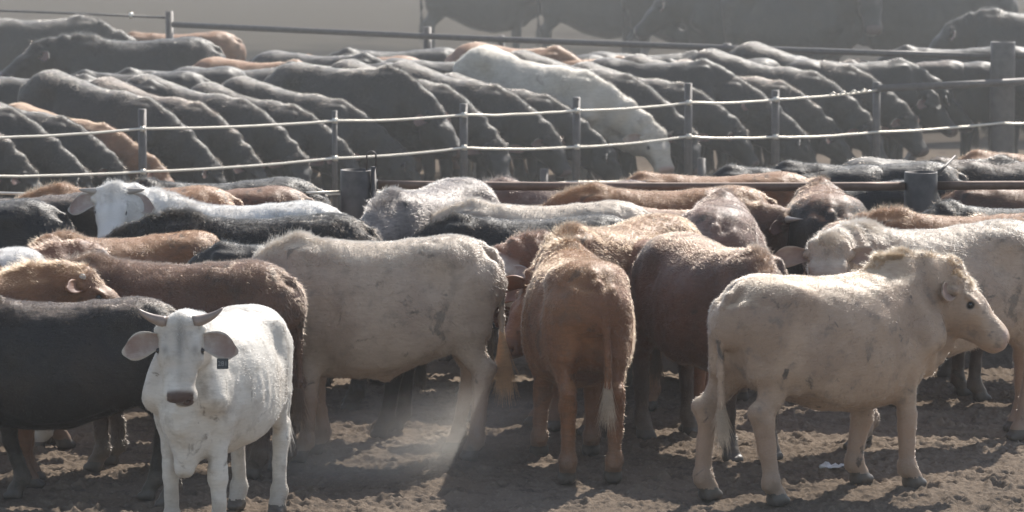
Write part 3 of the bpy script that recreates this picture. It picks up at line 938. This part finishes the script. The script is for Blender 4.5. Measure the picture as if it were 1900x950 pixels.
# ------------------------------------------------------------------ coats
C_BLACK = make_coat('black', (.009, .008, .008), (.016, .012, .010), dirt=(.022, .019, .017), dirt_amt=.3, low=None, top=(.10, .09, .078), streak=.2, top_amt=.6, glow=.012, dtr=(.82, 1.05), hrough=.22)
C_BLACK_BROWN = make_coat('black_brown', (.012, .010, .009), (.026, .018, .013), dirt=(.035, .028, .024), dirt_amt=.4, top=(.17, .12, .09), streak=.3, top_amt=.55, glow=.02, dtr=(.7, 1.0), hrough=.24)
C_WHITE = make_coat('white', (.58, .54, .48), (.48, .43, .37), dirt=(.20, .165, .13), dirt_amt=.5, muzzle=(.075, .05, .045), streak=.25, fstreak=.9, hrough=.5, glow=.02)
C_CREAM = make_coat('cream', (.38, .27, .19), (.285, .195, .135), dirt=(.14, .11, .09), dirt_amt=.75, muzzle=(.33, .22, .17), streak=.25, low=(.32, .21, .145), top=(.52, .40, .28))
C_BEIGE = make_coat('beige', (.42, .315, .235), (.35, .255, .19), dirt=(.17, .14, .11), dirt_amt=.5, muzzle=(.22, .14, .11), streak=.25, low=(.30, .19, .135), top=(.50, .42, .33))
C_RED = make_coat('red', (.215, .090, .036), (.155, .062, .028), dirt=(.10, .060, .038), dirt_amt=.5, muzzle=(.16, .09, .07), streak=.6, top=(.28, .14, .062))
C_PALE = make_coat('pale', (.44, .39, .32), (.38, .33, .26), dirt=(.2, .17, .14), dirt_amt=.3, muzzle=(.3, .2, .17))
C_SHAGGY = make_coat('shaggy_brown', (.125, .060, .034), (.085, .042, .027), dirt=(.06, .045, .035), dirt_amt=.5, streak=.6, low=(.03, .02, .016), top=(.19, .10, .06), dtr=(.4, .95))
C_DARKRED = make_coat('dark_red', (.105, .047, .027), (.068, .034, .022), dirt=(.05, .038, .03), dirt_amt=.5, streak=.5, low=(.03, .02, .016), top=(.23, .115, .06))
C_ROAN = make_coat('roan', (.17, .095, .068), (.26, .19, .155), patch_scale=3.5, dirt=(.10, .08, .065), dirt_amt=.6, streak=.5)
C_DUN = make_coat('grey_dun', (.15, .12, .105), (.24, .20, .175), dirt=(.06, .05, .045), dirt_amt=.5, streak=.6)
C_REDWHITE = make_coat('red_pale_face', (.20, .085, .045), (.16, .07, .04), face=(.62, .56, .5), dirt=(.10, .07, .05), dirt_amt=.4, streak=.3)
C_FACEWHITE = make_coat('white_pied', (.60, .57, .53), (.5, .46, .41), face=(.62, .58, .53), muzzle=(.3, .2, .17), dirt=(.3, .25, .2), dirt_amt=.3, streak=.2)
SW_ORANGE = make_coat('switch_orange', (.60, .31, .13), (.52, .27, .12), dirt_amt=.1)[1]
SW_CREST = make_coat('crest_tan', (.50, .33, .19), (.42, .26, .14), dirt_amt=.2)[1]
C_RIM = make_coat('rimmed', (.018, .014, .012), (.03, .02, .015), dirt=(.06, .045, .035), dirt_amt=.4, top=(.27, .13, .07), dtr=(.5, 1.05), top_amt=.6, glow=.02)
SW_TAN = make_coat('switch_tan', (.50, .38, .27), (.44, .33, .23), dirt_amt=.1)[1]

def v_to_D(v, sc, zt=1.355): return F_PX * (CAM_H - zt * sc) / (v - HZ)
N_COAT = 2.4
def put(key, u, heading, sc, coat, pose, label, v=None, D=None, n=22000, wy=1.0, lx=1.0, group=None, **kw):
    if D is None: D = v_to_D(v, sc)
    c = list(coat)
    if 'sw' in kw: c = c[:2] + [kw.pop('sw')]
    root, info = build_cow(key, pose, c, coat_n=int(n * N_COAT), **kw)
    p = wp(u, D)
    place(root, p[0], p[1], heading, sc, wy=wy); root.scale.x *= lx
    tag(root, label, 'cow', group)
    return root, info

def crest(root, info, geo, mat, n=5000, ln=.07, seed=4, poll=.05):
    V, Q = geo
    o = coat_hairs(V, Q, info, n, mat, seed=seed, crest=ln, poll=poll, rad=.0011, only=True)
    o.parent = root
    return o
def tag_plate(root, info, side, mat, size=(.055, .065), name='ear_tag', digits=None, along=.15, drop=.06, facing=(1, 0, 0), f=.03, nn=-.075):
    """flat plastic ear tag with rounded corners, hung from the ear; built in the body's own frame"""
    H = info['H']; hr = info['hr']
    c = H(f, side * (.11 + along), nn) + np.array([0, 0, -drop])
    fv = unit(facing); f = fv; up = np.array([0, 0, 1.]); sx = unit(np.cross(up, f)); upn = np.cross(f, sx)
    pts = []
    w, h = size
    for cx, cz, a0 in ((w, h, 0), (-w, h, 90), (-w, -h, 180), (w, -h, 270)):
        for a in (0, 30, 60, 90):
            t = R(a0 + a); r = .012
            pts.append((cx / 1 - math.copysign(r, cx) + r * math.cos(t), cz - math.copysign(r, cz) + r * math.sin(t)))
    n = len(pts); V = []; 
    for dz in (-.0025, .0025):
        for (a, b) in pts: V.append(c + sx * a * .5 + upn * b * .5 + f * dz)
    me = bpy.data.meshes.new(name)
    faces = [tuple(range(n))[::-1], tuple(range(n, 2 * n))] + [(i, (i + 1) % n, n + (i + 1) % n, n + i) for i in range(n)]
    me.from_pydata([tuple(v) for v in V], [], faces); me.materials.append(mat)
    o = link_mesh(name, me, root)
    if digits:
        M_D = simple_mat('tag_print', (.22, .23, .24), .6, bump=0)
        cu = bpy.data.curves.new('tag_number', 'FONT'); cu.body = digits; cu.size = size[1] * .62; cu.align_x = 'CENTER'; cu.align_y = 'CENTER'; cu.extrude = .0006
        cu.materials.append(M_D)
        tmp = bpy.data.objects.new('tag_number', cu); COL.objects.link(tmp)
        me2 = bpy.data.meshes.new_from_object(tmp); bpy.data.objects.remove(tmp)
        t = bpy.data.objects.new('tag_number', me2); COL.objects.link(t); t.parent = o
        m = Matrix.Identity(4)
        for r_, vec in enumerate((sx, upn, f)):
            for q in range(3): m[q][r_] = vec[q]
        pc = c + f * .0035
        for q in range(3): m[q][3] = pc[q]
        t.matrix_local = m
    return o
M_TAG_DARK = simple_mat('tag_dark', (.03, .04, .05), .45, bump=0)
M_TAG_ORANGE = simple_mat('tag_orange', (.75, .16, .05), .45, bump=0)
M_TAG_RED = simple_mat('tag_red', (.6, .05, .06), .45, bump=0)
M_TAG_BLUE = simple_mat('tag_blue', (.03, .22, .42), .45, bump=0)

def wl(heading, w):
    """world direction into the local frame of a cow with that heading"""
    c, s = math.cos(R(heading)), math.sin(R(heading))
    return (c * w[0] + s * w[1], -s * w[0] + c * w[1], w[2])
TAIL_HANG = [(-.74, 0, 1.33), (-.88, 0, 1.31), (-.885, 0, 1.10), (-.85, 0, .85), (-.84, 0, .60)]

# ------------------------------------------------------------------ the front pen
WHITE_SIDE = -1
r, i = put('white_cow', 402, -107, .94, C_WHITE, dict(res=.011, poll=(.93, .09, 1.45), hdir=wl(-107, (.02, -.40, -.92)), hs=1.10, hump=.03, dewlap=.20, foldamp=2.4, w=.98, fat=1.05,
    legs=dict(fl=(.02, .02, 0), fr=(-.02, -.02, 0), hl=(.05, 0, 0), hr=(-.10, 0, 0)), ear=dict(len=.222, wid=.078, droop=.18, up=-.05, back=-.1, face=.2, f=.10), hw=.130, brisket=.13, tail=[(-.62, 0, 1.315), (-.85, .03, 1.30), (-.865, .12, 1.08), (-.85, .17, .80), (-.80, .17, .66)]),
    'white horned cow facing the camera, front left, dark tag in one ear', v=594, n=42000, horn=(.215, (.12, -.40), 0, .040), horn_mat=M_HORN_DARK, eyes=True,
    hair_kw=dict(ln=.007, crest=.01, poll=.012))
tag_plate(r, i, WHITE_SIDE, M_TAG_DARK, (.072, .066), digits='281', along=.13, drop=.175, facing=wl(-107, (.05, -1, .0)), f=.10, nn=.03)
put('black_front', 105, 178, .93, C_BLACK_BROWN, dict(res=.013, poll=(1.1, 0, 1.2), fat=1.06, sheath=.05, legs=dict(fl=(.04, 0, 0), fr=(-.16, 0, 0), hl=(-.06, 0, 0), hr=(.10, 0, 0))),
    'big black cow side-on at the left edge, behind the white horned cow', v=562, n=34000)
put('brown_hairy', 318, 165, 1.0, C_SHAGGY, dict(res=.013, poll=(1.15, 0, 1.05), legs=dict(hl=(.08, 0, 0))),
    'shaggy dark brown cow, rump between the white horned cow and the big beige bull', v=490, n=36000, hair_kw=dict(ln=.022, crest=.04))
put('beige_bull', 700, 182, 1.065, C_BEIGE, dict(res=.012, poll=(1.12, -.05, 1.02), hdir=(.6, -.2, -.77), sheath=.09, fat=1.05, top=.0, legs=dict(hl=(.02, 0, 0), hr=(.14, 0, 0), fl=(.06, 0, 0), fr=(-.05, 0, 0)),
    tail=[(-.62, 0, 1.32), (-.85, 0, 1.34), (-.875, .02, 1.10), (-.87, .03, .88), (-.875, .05, .78)], sw=dict(n=900, ln=.36, rad=.0022)),
    'large beige bull side-on in the middle of the front pen, orange tail tuft', v=447, lx=.88, n=46000, sw=SW_ORANGE)
put('brown_rear', 1073, 96, 1.02, C_RED, dict(res=.012, poll=(1.05, .1, 1.15), w=.97, fat=1.05, legs=dict(hl=(.0, -.02, 0), hr=(.02, .02, 0), fl=(0, .05, 0)),
    tail=[(-.62, 0, 1.32), (-.83, -.02, 1.33), (-.85, -.07, 1.05), (-.85, -.09, .82), (-.84, -.09, .62)]),
    'reddish brown cow seen from behind in the centre, pale tuft at its tail tip', D=31.5, n=42000, sw=SW_TAN)
put('big_brown', 1145, -126, 1.02, C_RED, dict(res=.013, poll=(1.1, .1, 1.05), w=1.08, legs=dict(fl=(.05, 0, 0))),
    'broad red brown cow with streaked back, behind the cow seen from the rear', v=418, n=40000, hair_kw=dict(ln=.018))
put('dark_brown', 1332, -64, 1.02, C_DARKRED, dict(res=.013, poll=(.98, -.1, 1.02), hdir=wl(-64, (.5, -.5, -.75)), ear=dict(len=.2, wid=.06)),
    'dark brown cow with black legs, left of the pale tan steer', D=32.2, n=36000, hair_kw=dict(ln=.014))
r, i = put('tan_steer', 1546, 36, 1.02, C_CREAM, dict(res=.011, lw=1.24, poll=(.95, -.12, 1.30), hdir=wl(36, (.70, -.10, -.67)), hs=1.22, hlen=.84, nk=.235, nb=.32, fat=1.07, w=1.06, foldamp=1.3, dewlap=.15,
    legs=dict(hl=(-.10, .06, 0), hr=(.10, .0, 0), fl=(-.10, .02, 0), fr=(.05, 0, 0)), ear=dict(len=.15, wid=.055, up=-.1, back=.5),
    tail=[(-.62, 0, 1.32), (-.84, .0, 1.33), (-.87, .0, 1.10), (-.87, .0, .80), (-.86, .0, .60)]),
    'pale tan steer standing whole in front at the right, head in profile, tufted neck crest', v=511, n=50000, horn=(.045, (.2, .1), 0, .026), horn_mat=M_HORN, eyes=True, sw=SW_TAN, hair_kw=dict(crest=.03, poll=.02, ln=.012))
crest(r, i, i['geo'], SW_CREST, 9000, .036, poll=.005)
r, i = put('beige_back', 1732, 203, 1.07, C_BEIGE, dict(res=.012, poll=(.87, .28, 1.325), hdir=wl(203, (-.05, -.70, -.71)), hs=1.1, ear=dict(len=.22, wid=.062, droop=.15, back=.0, up=.05, face=.4),
    legs=dict(hl=(.12, 0, 0), hr=(-.05, 0, 0), fl=(.1, 0, 0), fr=(-.1, 0, 0))),
    'beige cow behind the tan steer looking at the camera, red tag inside its ear', v=424, n=44000, hair_kw=dict(crest=.03, poll=.02))
tag_plate(r, i, 1, M_TAG_RED, (.05, .05), along=.12, drop=.02, facing=wl(203, (.05, -1, .1)))
crest(r, i, i['geo'], SW_TAN, 2500, .03, 5, poll=.01)
put('roan_rear', 1335, 86, 1.0, C_ROAN, dict(res=.014, poll=(1.05, -.1, 1.1), w=1.05), 'roan cow seen from behind below the rail, right of the streaked red brown cow', D=35.3, n=26000)
put('horned_red', 1250, -4, .93, C_DARKRED, dict(res=.014, poll=(.98, 0, 1.30), hdir=(.5, -.25, -.8)), 'dark red cow with a grey horn pointing right, head beside the roan rump', D=35.9, n=20000,
    horn=(.21, (.95, .50), 0, .032), eyes=True)
put('red_side', 1235, 180, 1.0, C_RED, dict(res=.014, poll=(1.1, 0, 1.1)), 'plain red cow side-on under the rail with its rump beside the horned head', v=352, n=20000)
put('black_rim', 1532, 90, 1.0, C_RIM, dict(res=.014, poll=(1.0, 0, 1.1), w=1.05), 'black rumped cow with brown rimmed haunches, below the rail left of the thick post', D=36.3, n=20000)
put('cream_back', 1012, 180, .97, C_BEIGE, dict(res=.014, poll=(1.1, 0, 1.05)), 'beige back behind the black back, above the streaked red brown cow', v=380, n=20000)
put('black_mid', 985, 181, .95, C_BLACK, dict(res=.014, poll=(1.1, 0, 1.0)), 'black cow whose back shows between the beige bull and the streaked red brown cow', v=406, n=20000)
put('dun_round', 792, -116, 1.03, C_DUN, dict(res=.014, poll=(1.1, 0, 1.0), w=1.03), 'grey brown cow with a rounded back right beside the thick left post', v=349, n=26000, hair_kw=dict(ln=.016))
put('brown_under_rail', 1055, 176, .95, C_ROAN, dict(res=.016, poll=(1.1, 0, 1.1)), 'dull brown back touching the rail, between the grey brown cow and the plain red cow', v=341, n=14000)
put('black_long', 475, 180, 1.0, C_BLACK, dict(res=.013, poll=(.98, -.12, 1.22), hdir=(.35, -.75, -.55), fat=1.0), 'long black cow side-on behind the shaggy brown cow, its head turned away', v=405, n=34000, hair_kw=dict(ln=.02))
put('white_face', 440, 178, .97, C_FACEWHITE, dict(res=.013, poll=(.93, .32, 1.50), hdir=wl(178, (0, -.72, -.69)), hs=1.08, ear=dict(len=.20, wid=.07, droop=.35, back=0, up=0, face=.5)),
    'white cow with pale horns looking over the long black back, ragged ears', v=380, n=28000, horn=(.20, (.0, -.12), 0, .032), eyes=True, hair_kw=dict(poll=.07, crest=.03))
put('red_left', 240, 180, 1.0, C_RED, dict(res=.015, poll=(1.1, 0, 1.1)), 'reddish brown cow side-on behind the white faced horned cow', v=352, n=16000)
put('grey_black', 400, 192, 1.0, C_BLACK, dict(res=.015, poll=(1.1, 0, 1.0)), 'dusty black rump and back rising behind the reddish cow at the left', v=338, n=16000)
put('red_small', 385, 180, .97, C_DARKRED, dict(res=.016, poll=(1.1, 0, 1.0)), 'brown back showing above the white back, left of the thick left post', v=352, n=12000)
put('black_left_a', -90, 176, 1.0, C_BLACK, dict(res=.015, poll=(1.1, 0, 1.1)), 'black rump at the left edge below the reddish cow', v=376, n=16000)
put('black_left_b', 30, 190, 1.0, C_BLACK_BROWN, dict(res=.015, poll=(1.1, 0, 1.1)), 'black back at the left behind the ragged eared white face', v=366, n=14000)
put('curly_brown', 230, 200, .93, C_RED, dict(res=.014, poll=(.72, .1, 1.32), hdir=(.5, -.6, -.6), hs=1.05), 'brown cow with only its curly poll showing left of the long black cow', v=440, n=20000, hair_kw=dict(poll=.06))
put('white_left', -110, 178, .97, C_FACEWHITE, dict(res=.015, poll=(1.1, 0, 1.0)), 'white rump at the left edge above the red polled head', v=468, n=18000)
put('red_head', -95, 3, 1.0, C_RED, dict(res=.013, poll=(.86, 0, 1.36), hdir=(.80, -.15, -.58), hs=1.05, ear=dict(len=.19, wid=.05, back=.5, up=.05)), 'red brown head with a white horn stub above the big black back', v=510, n=30000,
    horn=(.05, (.1, .1), 0, .030), horn_mat=M_HORN, eyes=True, hair_kw=dict(crest=.05))
put('brown_white_ear', -30, 20, .97, C_REDWHITE, dict(res=.015, poll=(.80, 0, 1.36), hdir=(.7, .1, -.65), ear=dict(len=.24, wid=.05, back=-.2, up=.0)), 'brown cow with a white flash behind the red head with the horn stub', D=32.3, n=16000)
put('red_white_face', 1125, 165, .95, C_REDWHITE, dict(res=.014, poll=(.80, .33, 1.22), hdir=wl(165, (-.25, -.7, -.65)), ear=dict(len=.2, wid=.05)), 'pale faced red cow peering past the left haunch of the cow seen from behind', D=33.4, n=18000, facecol=True)
put('red_right', 1800, 175, 1.0, C_RED, dict(res=.015, poll=(1.0, .0, 1.20), hdir=(.6, 0, -.8)), 'red cow behind the beige back, just in front of the thick right post', v=400, n=16000)
put('dark_legs', 1700, 20, .95, C_DARKRED, dict(res=.015, poll=(1.1, 0, 1.0)), 'dark brown cow in the shade behind the looking beige cow', D=34.6, n=12000)
put('black_legs', 560, 178, .95, C_BLACK, dict(res=.015, poll=(1.1, 0, .9), legs=dict(hl=(.1, 0, 0), fl=(.1, 0, 0))), 'black cow standing right behind the shoulder of the beige bull', D=33.0, n=10000)

# ------------------------------------------------------------------ between the near rail and the cable fence
FEED = dict(poll=(1.02, 0, .70), hdir=(.42, 0, -.90), nbend=(.16, 0, .10), dewlap=.03)
put('tan_between', 1330, 178, .98, C_RED, dict(res=.017, **FEED), 'tan backed cow just beyond the rail, nearest the middle of it', v=325, n=12000)
put('black_between_a', 1490, 180, .98, C_BLACK, dict(res=.017, **FEED), 'black cow with grey lit back beyond the rail, left of the thick post', v=312, n=12000)
put('black_between_b', 1600, 176, 1.0, C_BLACK, dict(res=.017, **FEED), 'black cow beyond the rail, directly behind the thick right post', v=305, n=12000)
put('black_between_c', 1735, 5, 1.0, C_BLACK, dict(res=.017, poll=(.98, 0, 1.05), hdir=(.6, 0, -.8)), 'black cow with head raised beyond the rail, right of the thick right post', v=298, n=12000, horn=(.10, (.3, 0), 0, .02), horn_mat=M_HORN_DARK)
put('black_between_d', 1880, 182, 1.0, C_BLACK_BROWN, dict(res=.017, **FEED), 'black and brown back above the rail at the right edge', v=298, n=12000)
put('tan_between_b', 1950, 170, 1.0, C_RED, dict(res=.017, **FEED), 'tan back highest beyond the rail at the right edge', v=286, n=10000)
put('brown_low_right', 1925, 178, .90, C_DARKRED, dict(res=.017, **FEED), 'low brown back right against the rail at the right edge', D=38.0, n=10000)
r, i = put('black_blue_tag', 1880, 172, .93, C_BLACK, dict(res=.016, poll=(.72, .25, 1.20), hdir=wl(172, (-.3, -.5, -.8))), 'black cow right of the thick right post with a blue ear tag', D=36.0, n=12000)
tag_plate(r, i, 1, M_TAG_BLUE, (.10, .12), along=.05, drop=.02, facing=wl(172, (0, -1, 0)))
put('black_low_mid', 1560, 178, .93, C_BLACK, dict(res=.017, **FEED), 'black flank under the rail between brown rimmed rump and thick right post', D=37.9, n=10000)

# ------------------------------------------------------------------ the feeding row along the cable fence
HEAD = -30
def feed_pose(seed):
    g = random.Random(seed)
    return dict(res=.018, poll=(1.24 + g.uniform(-.06, .06), g.uniform(-.08, .08), .80 + g.uniform(-.08, .14)), hdir=(.50 + g.uniform(-.15, .25), g.uniform(-.25, .25), -.85), nbend=(.06, 0, .10), slope=.15, dewlap=.03, w=.86,
                top=g.uniform(-.02, .01), legs=dict(hl=(g.uniform(-.1, .1), 0, 0), hr=(g.uniform(-.1, .1), 0, 0), fl=(g.uniform(-.1, .1), 0, 0)))
protos = {}
def proto(kind, seed, coat, n=60000, pose=None, **kw):
    r, i = build_cow(kind + str(seed), pose or feed_pose(seed), coat, coat_n=n, hair_kw=dict(ln=.012, rad=.0014, crest=.02), **kw)
    return r
ordn = ['first', 'second', 'third', 'fourth', 'fifth', 'sixth', 'seventh', 'eighth', 'ninth', 'tenth', 'eleventh', 'twelfth', 'thirteenth', 'fourteenth', 'fifteenth', 'sixteenth', 'seventeenth', 'eighteenth', 'nineteenth', 'twentieth', 'twenty-first', 'twenty-second', 'twenty-third']
black_src = [proto('feeding', s, C_BLACK if s != 3 else C_BLACK_BROWN) for s in (1, 2, 3, 4)]
head_up = proto('feeding', 9, C_BLACK, pose=dict(res=.018, poll=(1.10, 0, .98), hdir=(.72, 0, -.69), nbend=(.05, 0, .06), w=.86))
free = list(black_src)
necks = [-30, 68, 150, 228, 300, 392, 484, 575, 655, 755, 842, 945, 1040, 1130, 1218, 1300, 1392, 1490, 1570, 1640, 1705]
nb_ = 0
rr_ = random.Random(5)
for idx, un in enumerate(necks):
    sc = 1.0 + rr_.uniform(-.07, .07)
    hdg = HEAD + 3 + rr_.uniform(-7, 7)
    if un == 300:
        o = proto('feeding', 5, C_RED); lab = 'only red cow of the feeding row, between black ones at the left'
        sc = .86
    elif un == 1218:
        o = proto('feeding', 6, C_PALE); sc = 1.10; lab = 'only cream white cow of the feeding row, head lowered among the black ones'
    elif un == 842:
        o = head_up; lab = 'black cow of the feeding row holding its head up above the lower wire'
    else:
        if free: o = free.pop()
        else:
            o = copy_cow(black_src[idx % 4])
        nb_ += 1
        lab = '%s black cow from the left with lowered head in feeding row' % ordn[nb_ - 1]
    D = D2(un) + .45
    hx, hy = math.cos(R(hdg)), math.sin(R(hdg))
    p = wp(un, D)
    x, y = p[0] - hx * 1.3 * sc, p[1] - hy * 1.3 * sc
    place(o, x, y, hdg, sc)
    tag(o, lab, 'cow', 'cows feeding in a row behind the cable fence')

# ------------------------------------------------------------------ cows standing behind the feeding row
rows = [(190, 150, -25, 'k', .97), (330, 128, -160, 'k', .95), (470, 112, -30, 'r', .95), (590, 100, -25, 'k', 1.0), (660, 106, 178, 'r', .95), (735, 92, -170, 'k', .97),
        (955, 86, -40, 'r', 1.04), (1065, 106, -25, 'r', .98), (1215, 112, -20, 'k', .98), (1330, 112, -165, 'k', .95), (1500, 113, -28, 'b', .92), (1570, 115, -30, 'k', .91),
        (1680, 114, 178, 'b', .91), (1740, 116, 175, 'k', .90), (2010, 96, 176, 'k', .97)]
for q in range(11): rows.append((60 + 190 * q, (CAM_H - 1.355 * .94) * F_PX / (min(D2(60 + 190 * q) + 4.2, D3(60 + 190 * q) - .7) if q < 9 else 54.0) - 500, 178 if q % 2 else 4, 'k', .94))
src2 = {'k': None, 'r': None, 'b': None}
desc = {'k': 'black', 'r': 'red', 'b': 'brownish black'}
place_words = ['at the far left above the feeding row', 'below the big black cow standing side-on', 'just right of the big black cow standing side-on', 'left of the second far fence post', 'nearly under the second far fence post, lower',
               'under the far rail left of the red one', 'brightest, between the two middle far fence posts', 'right of the brightest red back', 'behind the white feeding cow to its right', 'under the fourth far fence post',
               'arched highest right of the fourth far fence post', 'beneath the arched brownish back', 'left of the corner post, crossing the rail', 'just left of the big corner post, lower', 'at the right edge beyond the big corner post'] + ['standing side-on close behind the feeding row, %s from the left' % ordn[q] for q in range(11)]
for j, (u, v, hd_, c, sc) in enumerate(rows):
    if src2[c] is None:
        o = proto('standing', {'k': 21, 'r': 22, 'b': 23}[c], {'k': C_BLACK, 'r': C_RED, 'b': C_BLACK_BROWN}[c], n=10000, pose=dict(res=.02, poll=(1.12, .05, 1.0), hdir=(.7, 0, -.7), w=.95))
        src2[c] = o
    else: o = copy_cow(src2[c])
    D = v_to_D(v, sc); p = wp(u, D)
    place(o, p[0], p[1], hd_, sc)
    tag(o, '%s cow %s' % (desc[c], place_words[j]), 'cow', 'cows standing behind the feeding row')

r, i = put('black_side', 255, 181, 1.08, C_BLACK, dict(res=.017, poll=(1.02, .08, 1.30), hdir=(.8, .3, -.5)), 'large black cow side-on at the upper left with an orange ear tag', v=72, n=14000)
tag_plate(r, i, 1, M_TAG_ORANGE, (.10, .09), along=.05, drop=.04, facing=(0.2, 1, 0))
put('black_far_left', 60, 2, 1.05, C_BLACK, dict(res=.02, poll=(1.1, 0, 1.1)), 'black cow at the top left corner behind the thin wire', v=34, n=8000)
put('brown_far_left', 330, 180, .90, C_RED, dict(res=.02, poll=(1.0, 0, .9)), 'brown back showing just over the large black side-on cow', v=60, n=8000)

# ------------------------------------------------------------------ far pen
far_pose = dict(res=.022, poll=(1.12, 0, 1.2), hdir=(.7, 0, -.7), fat=1.25)
far = proto('far', 31, C_BLACK, n=8000, pose=far_pose)
fl = [(897, 70, 3, 1.05, 'first black cow from the left in the far pen, its belly arch against bright dirt'), (1110, 69, -4, 1.0, 'second black cow from the left in the far pen behind the rail'),
      (1290, 65, 5, 1.12, 'third black cow from the left in the far pen, above the middle of the rail'), (1400, 63, 176, 1.1, 'fourth black cow from the left in the far pen'),
      (1740, 62, 178, 1.15, 'black cow in the far pen right of the one looking over the rail'), (1250, 72, 200, 1.1, 'brown edged black cow deepest in the far pen')]
for j, (u, D, hd_, sc, lab) in enumerate(fl):
    o = far if j == 0 else copy_cow(far)
    p = wp(u, D); place(o, p[0], p[1], hd_, sc); tag(o, lab, 'cow', 'black cows in the far pen')
put('far_looking', 1470, -35, 1.15, C_BLACK, dict(res=.02, poll=(1.0, 0, 1.38), hdir=wl(-35, (.1, -.5, -.8)), hs=1.2), 'black cow in the far pen facing the camera above the rail', D=62, n=10000, eyes=True)
put('far_right', 1930, 178, 1.08, C_BLACK, dict(res=.02, poll=(1.0, 0, 1.2)), 'black cow with a rounded back at the top right corner beyond the corner post', v=22, n=8000)

# a scrap of white plastic trodden into the dirt
_g = np.random.default_rng(8)
_n = 9
_V = []
for _i in range(_n):
    for _j in range(_n):
        _V.append(((_i / 8 - .5) * .17 + _g.normal(0, .006), (_j / 8 - .5) * .13 + _g.normal(0, .006), .012 + abs(_g.normal(0, .014))))
_Q = [(_i * _n + _j, (_i + 1) * _n + _j, (_i + 1) * _n + _j + 1, _i * _n + _j + 1) for _i in range(_n - 1) for _j in range(_n - 1)]
_s = link_mesh('plastic_scrap', mesh_from('plastic_scrap', np.array(_V), np.array(_Q), mats=(simple_mat('scrap_white', (.6, .6, .6), .3, namt=.3),), smooth=False))
_s.location = at(1545, 871, .0)
_m = _s.modifiers.new('thick', 'SOLIDIFY'); _m.thickness = .002
tag(_s, 'small crumpled scrap of white plastic on the dirt between the legs of the tan steer', 'litter')

# ------------------------------------------------------------------ dusty air
def volume_box(name, lo, hi, build, loc=(0, 0, 0)):
    x0, y0, z0 = lo; x1, y1, z1 = hi
    V = [(x0, y0, z0), (x1, y0, z0), (x1, y1, z0), (x0, y1, z0), (x0, y0, z1), (x1, y0, z1), (x1, y1, z1), (x0, y1, z1)]
    Fc = [(0, 3, 2, 1), (4, 5, 6, 7), (0, 1, 5, 4), (1, 2, 6, 5), (2, 3, 7, 6), (3, 0, 4, 7)]
    me = bpy.data.meshes.new(name); me.from_pydata(V, [], Fc)
    m, nt, out = new_mat(name + '_air'); b = NB(nt)
    build(b, out)
    me.materials.append(m)
    o = link_mesh(name, me); o.location = loc; o['kind'] = 'stuff'
    return o
def hz(b, out):
    v = b.n("ShaderNodeVolumePrincipled", ins={'Color': (.86, .90, .93, 1), 'Density': HAZE_DENSITY, 'Anisotropy': .35})
    b.link(v.outputs[0], out.inputs['Volume'])
HAZE_DENSITY = .0005
volume_box('haze', (-155, -24, -1.2), (155, 245, 7.0), hz)
def hz2(b, out):
    v = b.n("ShaderNodeVolumePrincipled", ins={'Color': (.89, .90, .89, 1), 'Density': .0025, 'Anisotropy': .35})
    b.link(v.outputs[0], out.inputs['Volume'])
volume_box('dust_cloud', (-60, 37.3, -.8), (60, 92, 4.2), hz2)      # dust stirred up over the rear pens

def puff(b, out):
    obj = b.n("ShaderNodeTexCoord").outputs['Object']
    ln = b.n("ShaderNodeVectorMath", operation='LENGTH', ins={0: obj}).outputs['Value']
    fall = b.ramp(ln, 1.0, .15)
    n = b.ramp(b.noise(obj, 1.5, 3, .5, .3), .25, .75)
    d = b.math('MULTIPLY', b.math('MULTIPLY', fall, n), 1.1)
    v = b.n("ShaderNodeVolumePrincipled", ins={'Color': (.93, .90, .85, 1), 'Density': d, 'Anisotropy': .3})
    b.link(v.outputs[0], out.inputs['Volume'])
def dust_cloud(u, D, z, r, rot=0):
    m, nt, out = new_mat('dust_air'); puff(NB(nt), out)
    V = []; n = 14
    for i in range(n + 1):
        for j in range(n * 2):
            th = math.pi * i / n; ph = math.pi * j / n
            V.append((math.sin(th) * math.cos(ph), math.sin(th) * math.sin(ph), math.cos(th)))
    Q = [(i * 2 * n + j, (i + 1) * 2 * n + j, (i + 1) * 2 * n + (j + 1) % (2 * n), i * 2 * n + (j + 1) % (2 * n)) for i in range(n) for j in range(2 * n)]
    o = link_mesh('dust_cloud', mesh_from('dust_cloud', np.array(V), np.array(Q), mats=(m,)))
    o.location = wp(u, D, z); o.scale = r; o.rotation_euler = (0, R(rot), 0); o['kind'] = 'stuff'
dust_cloud(735, 31.0, .22, (1.35, .75, .42), -10)
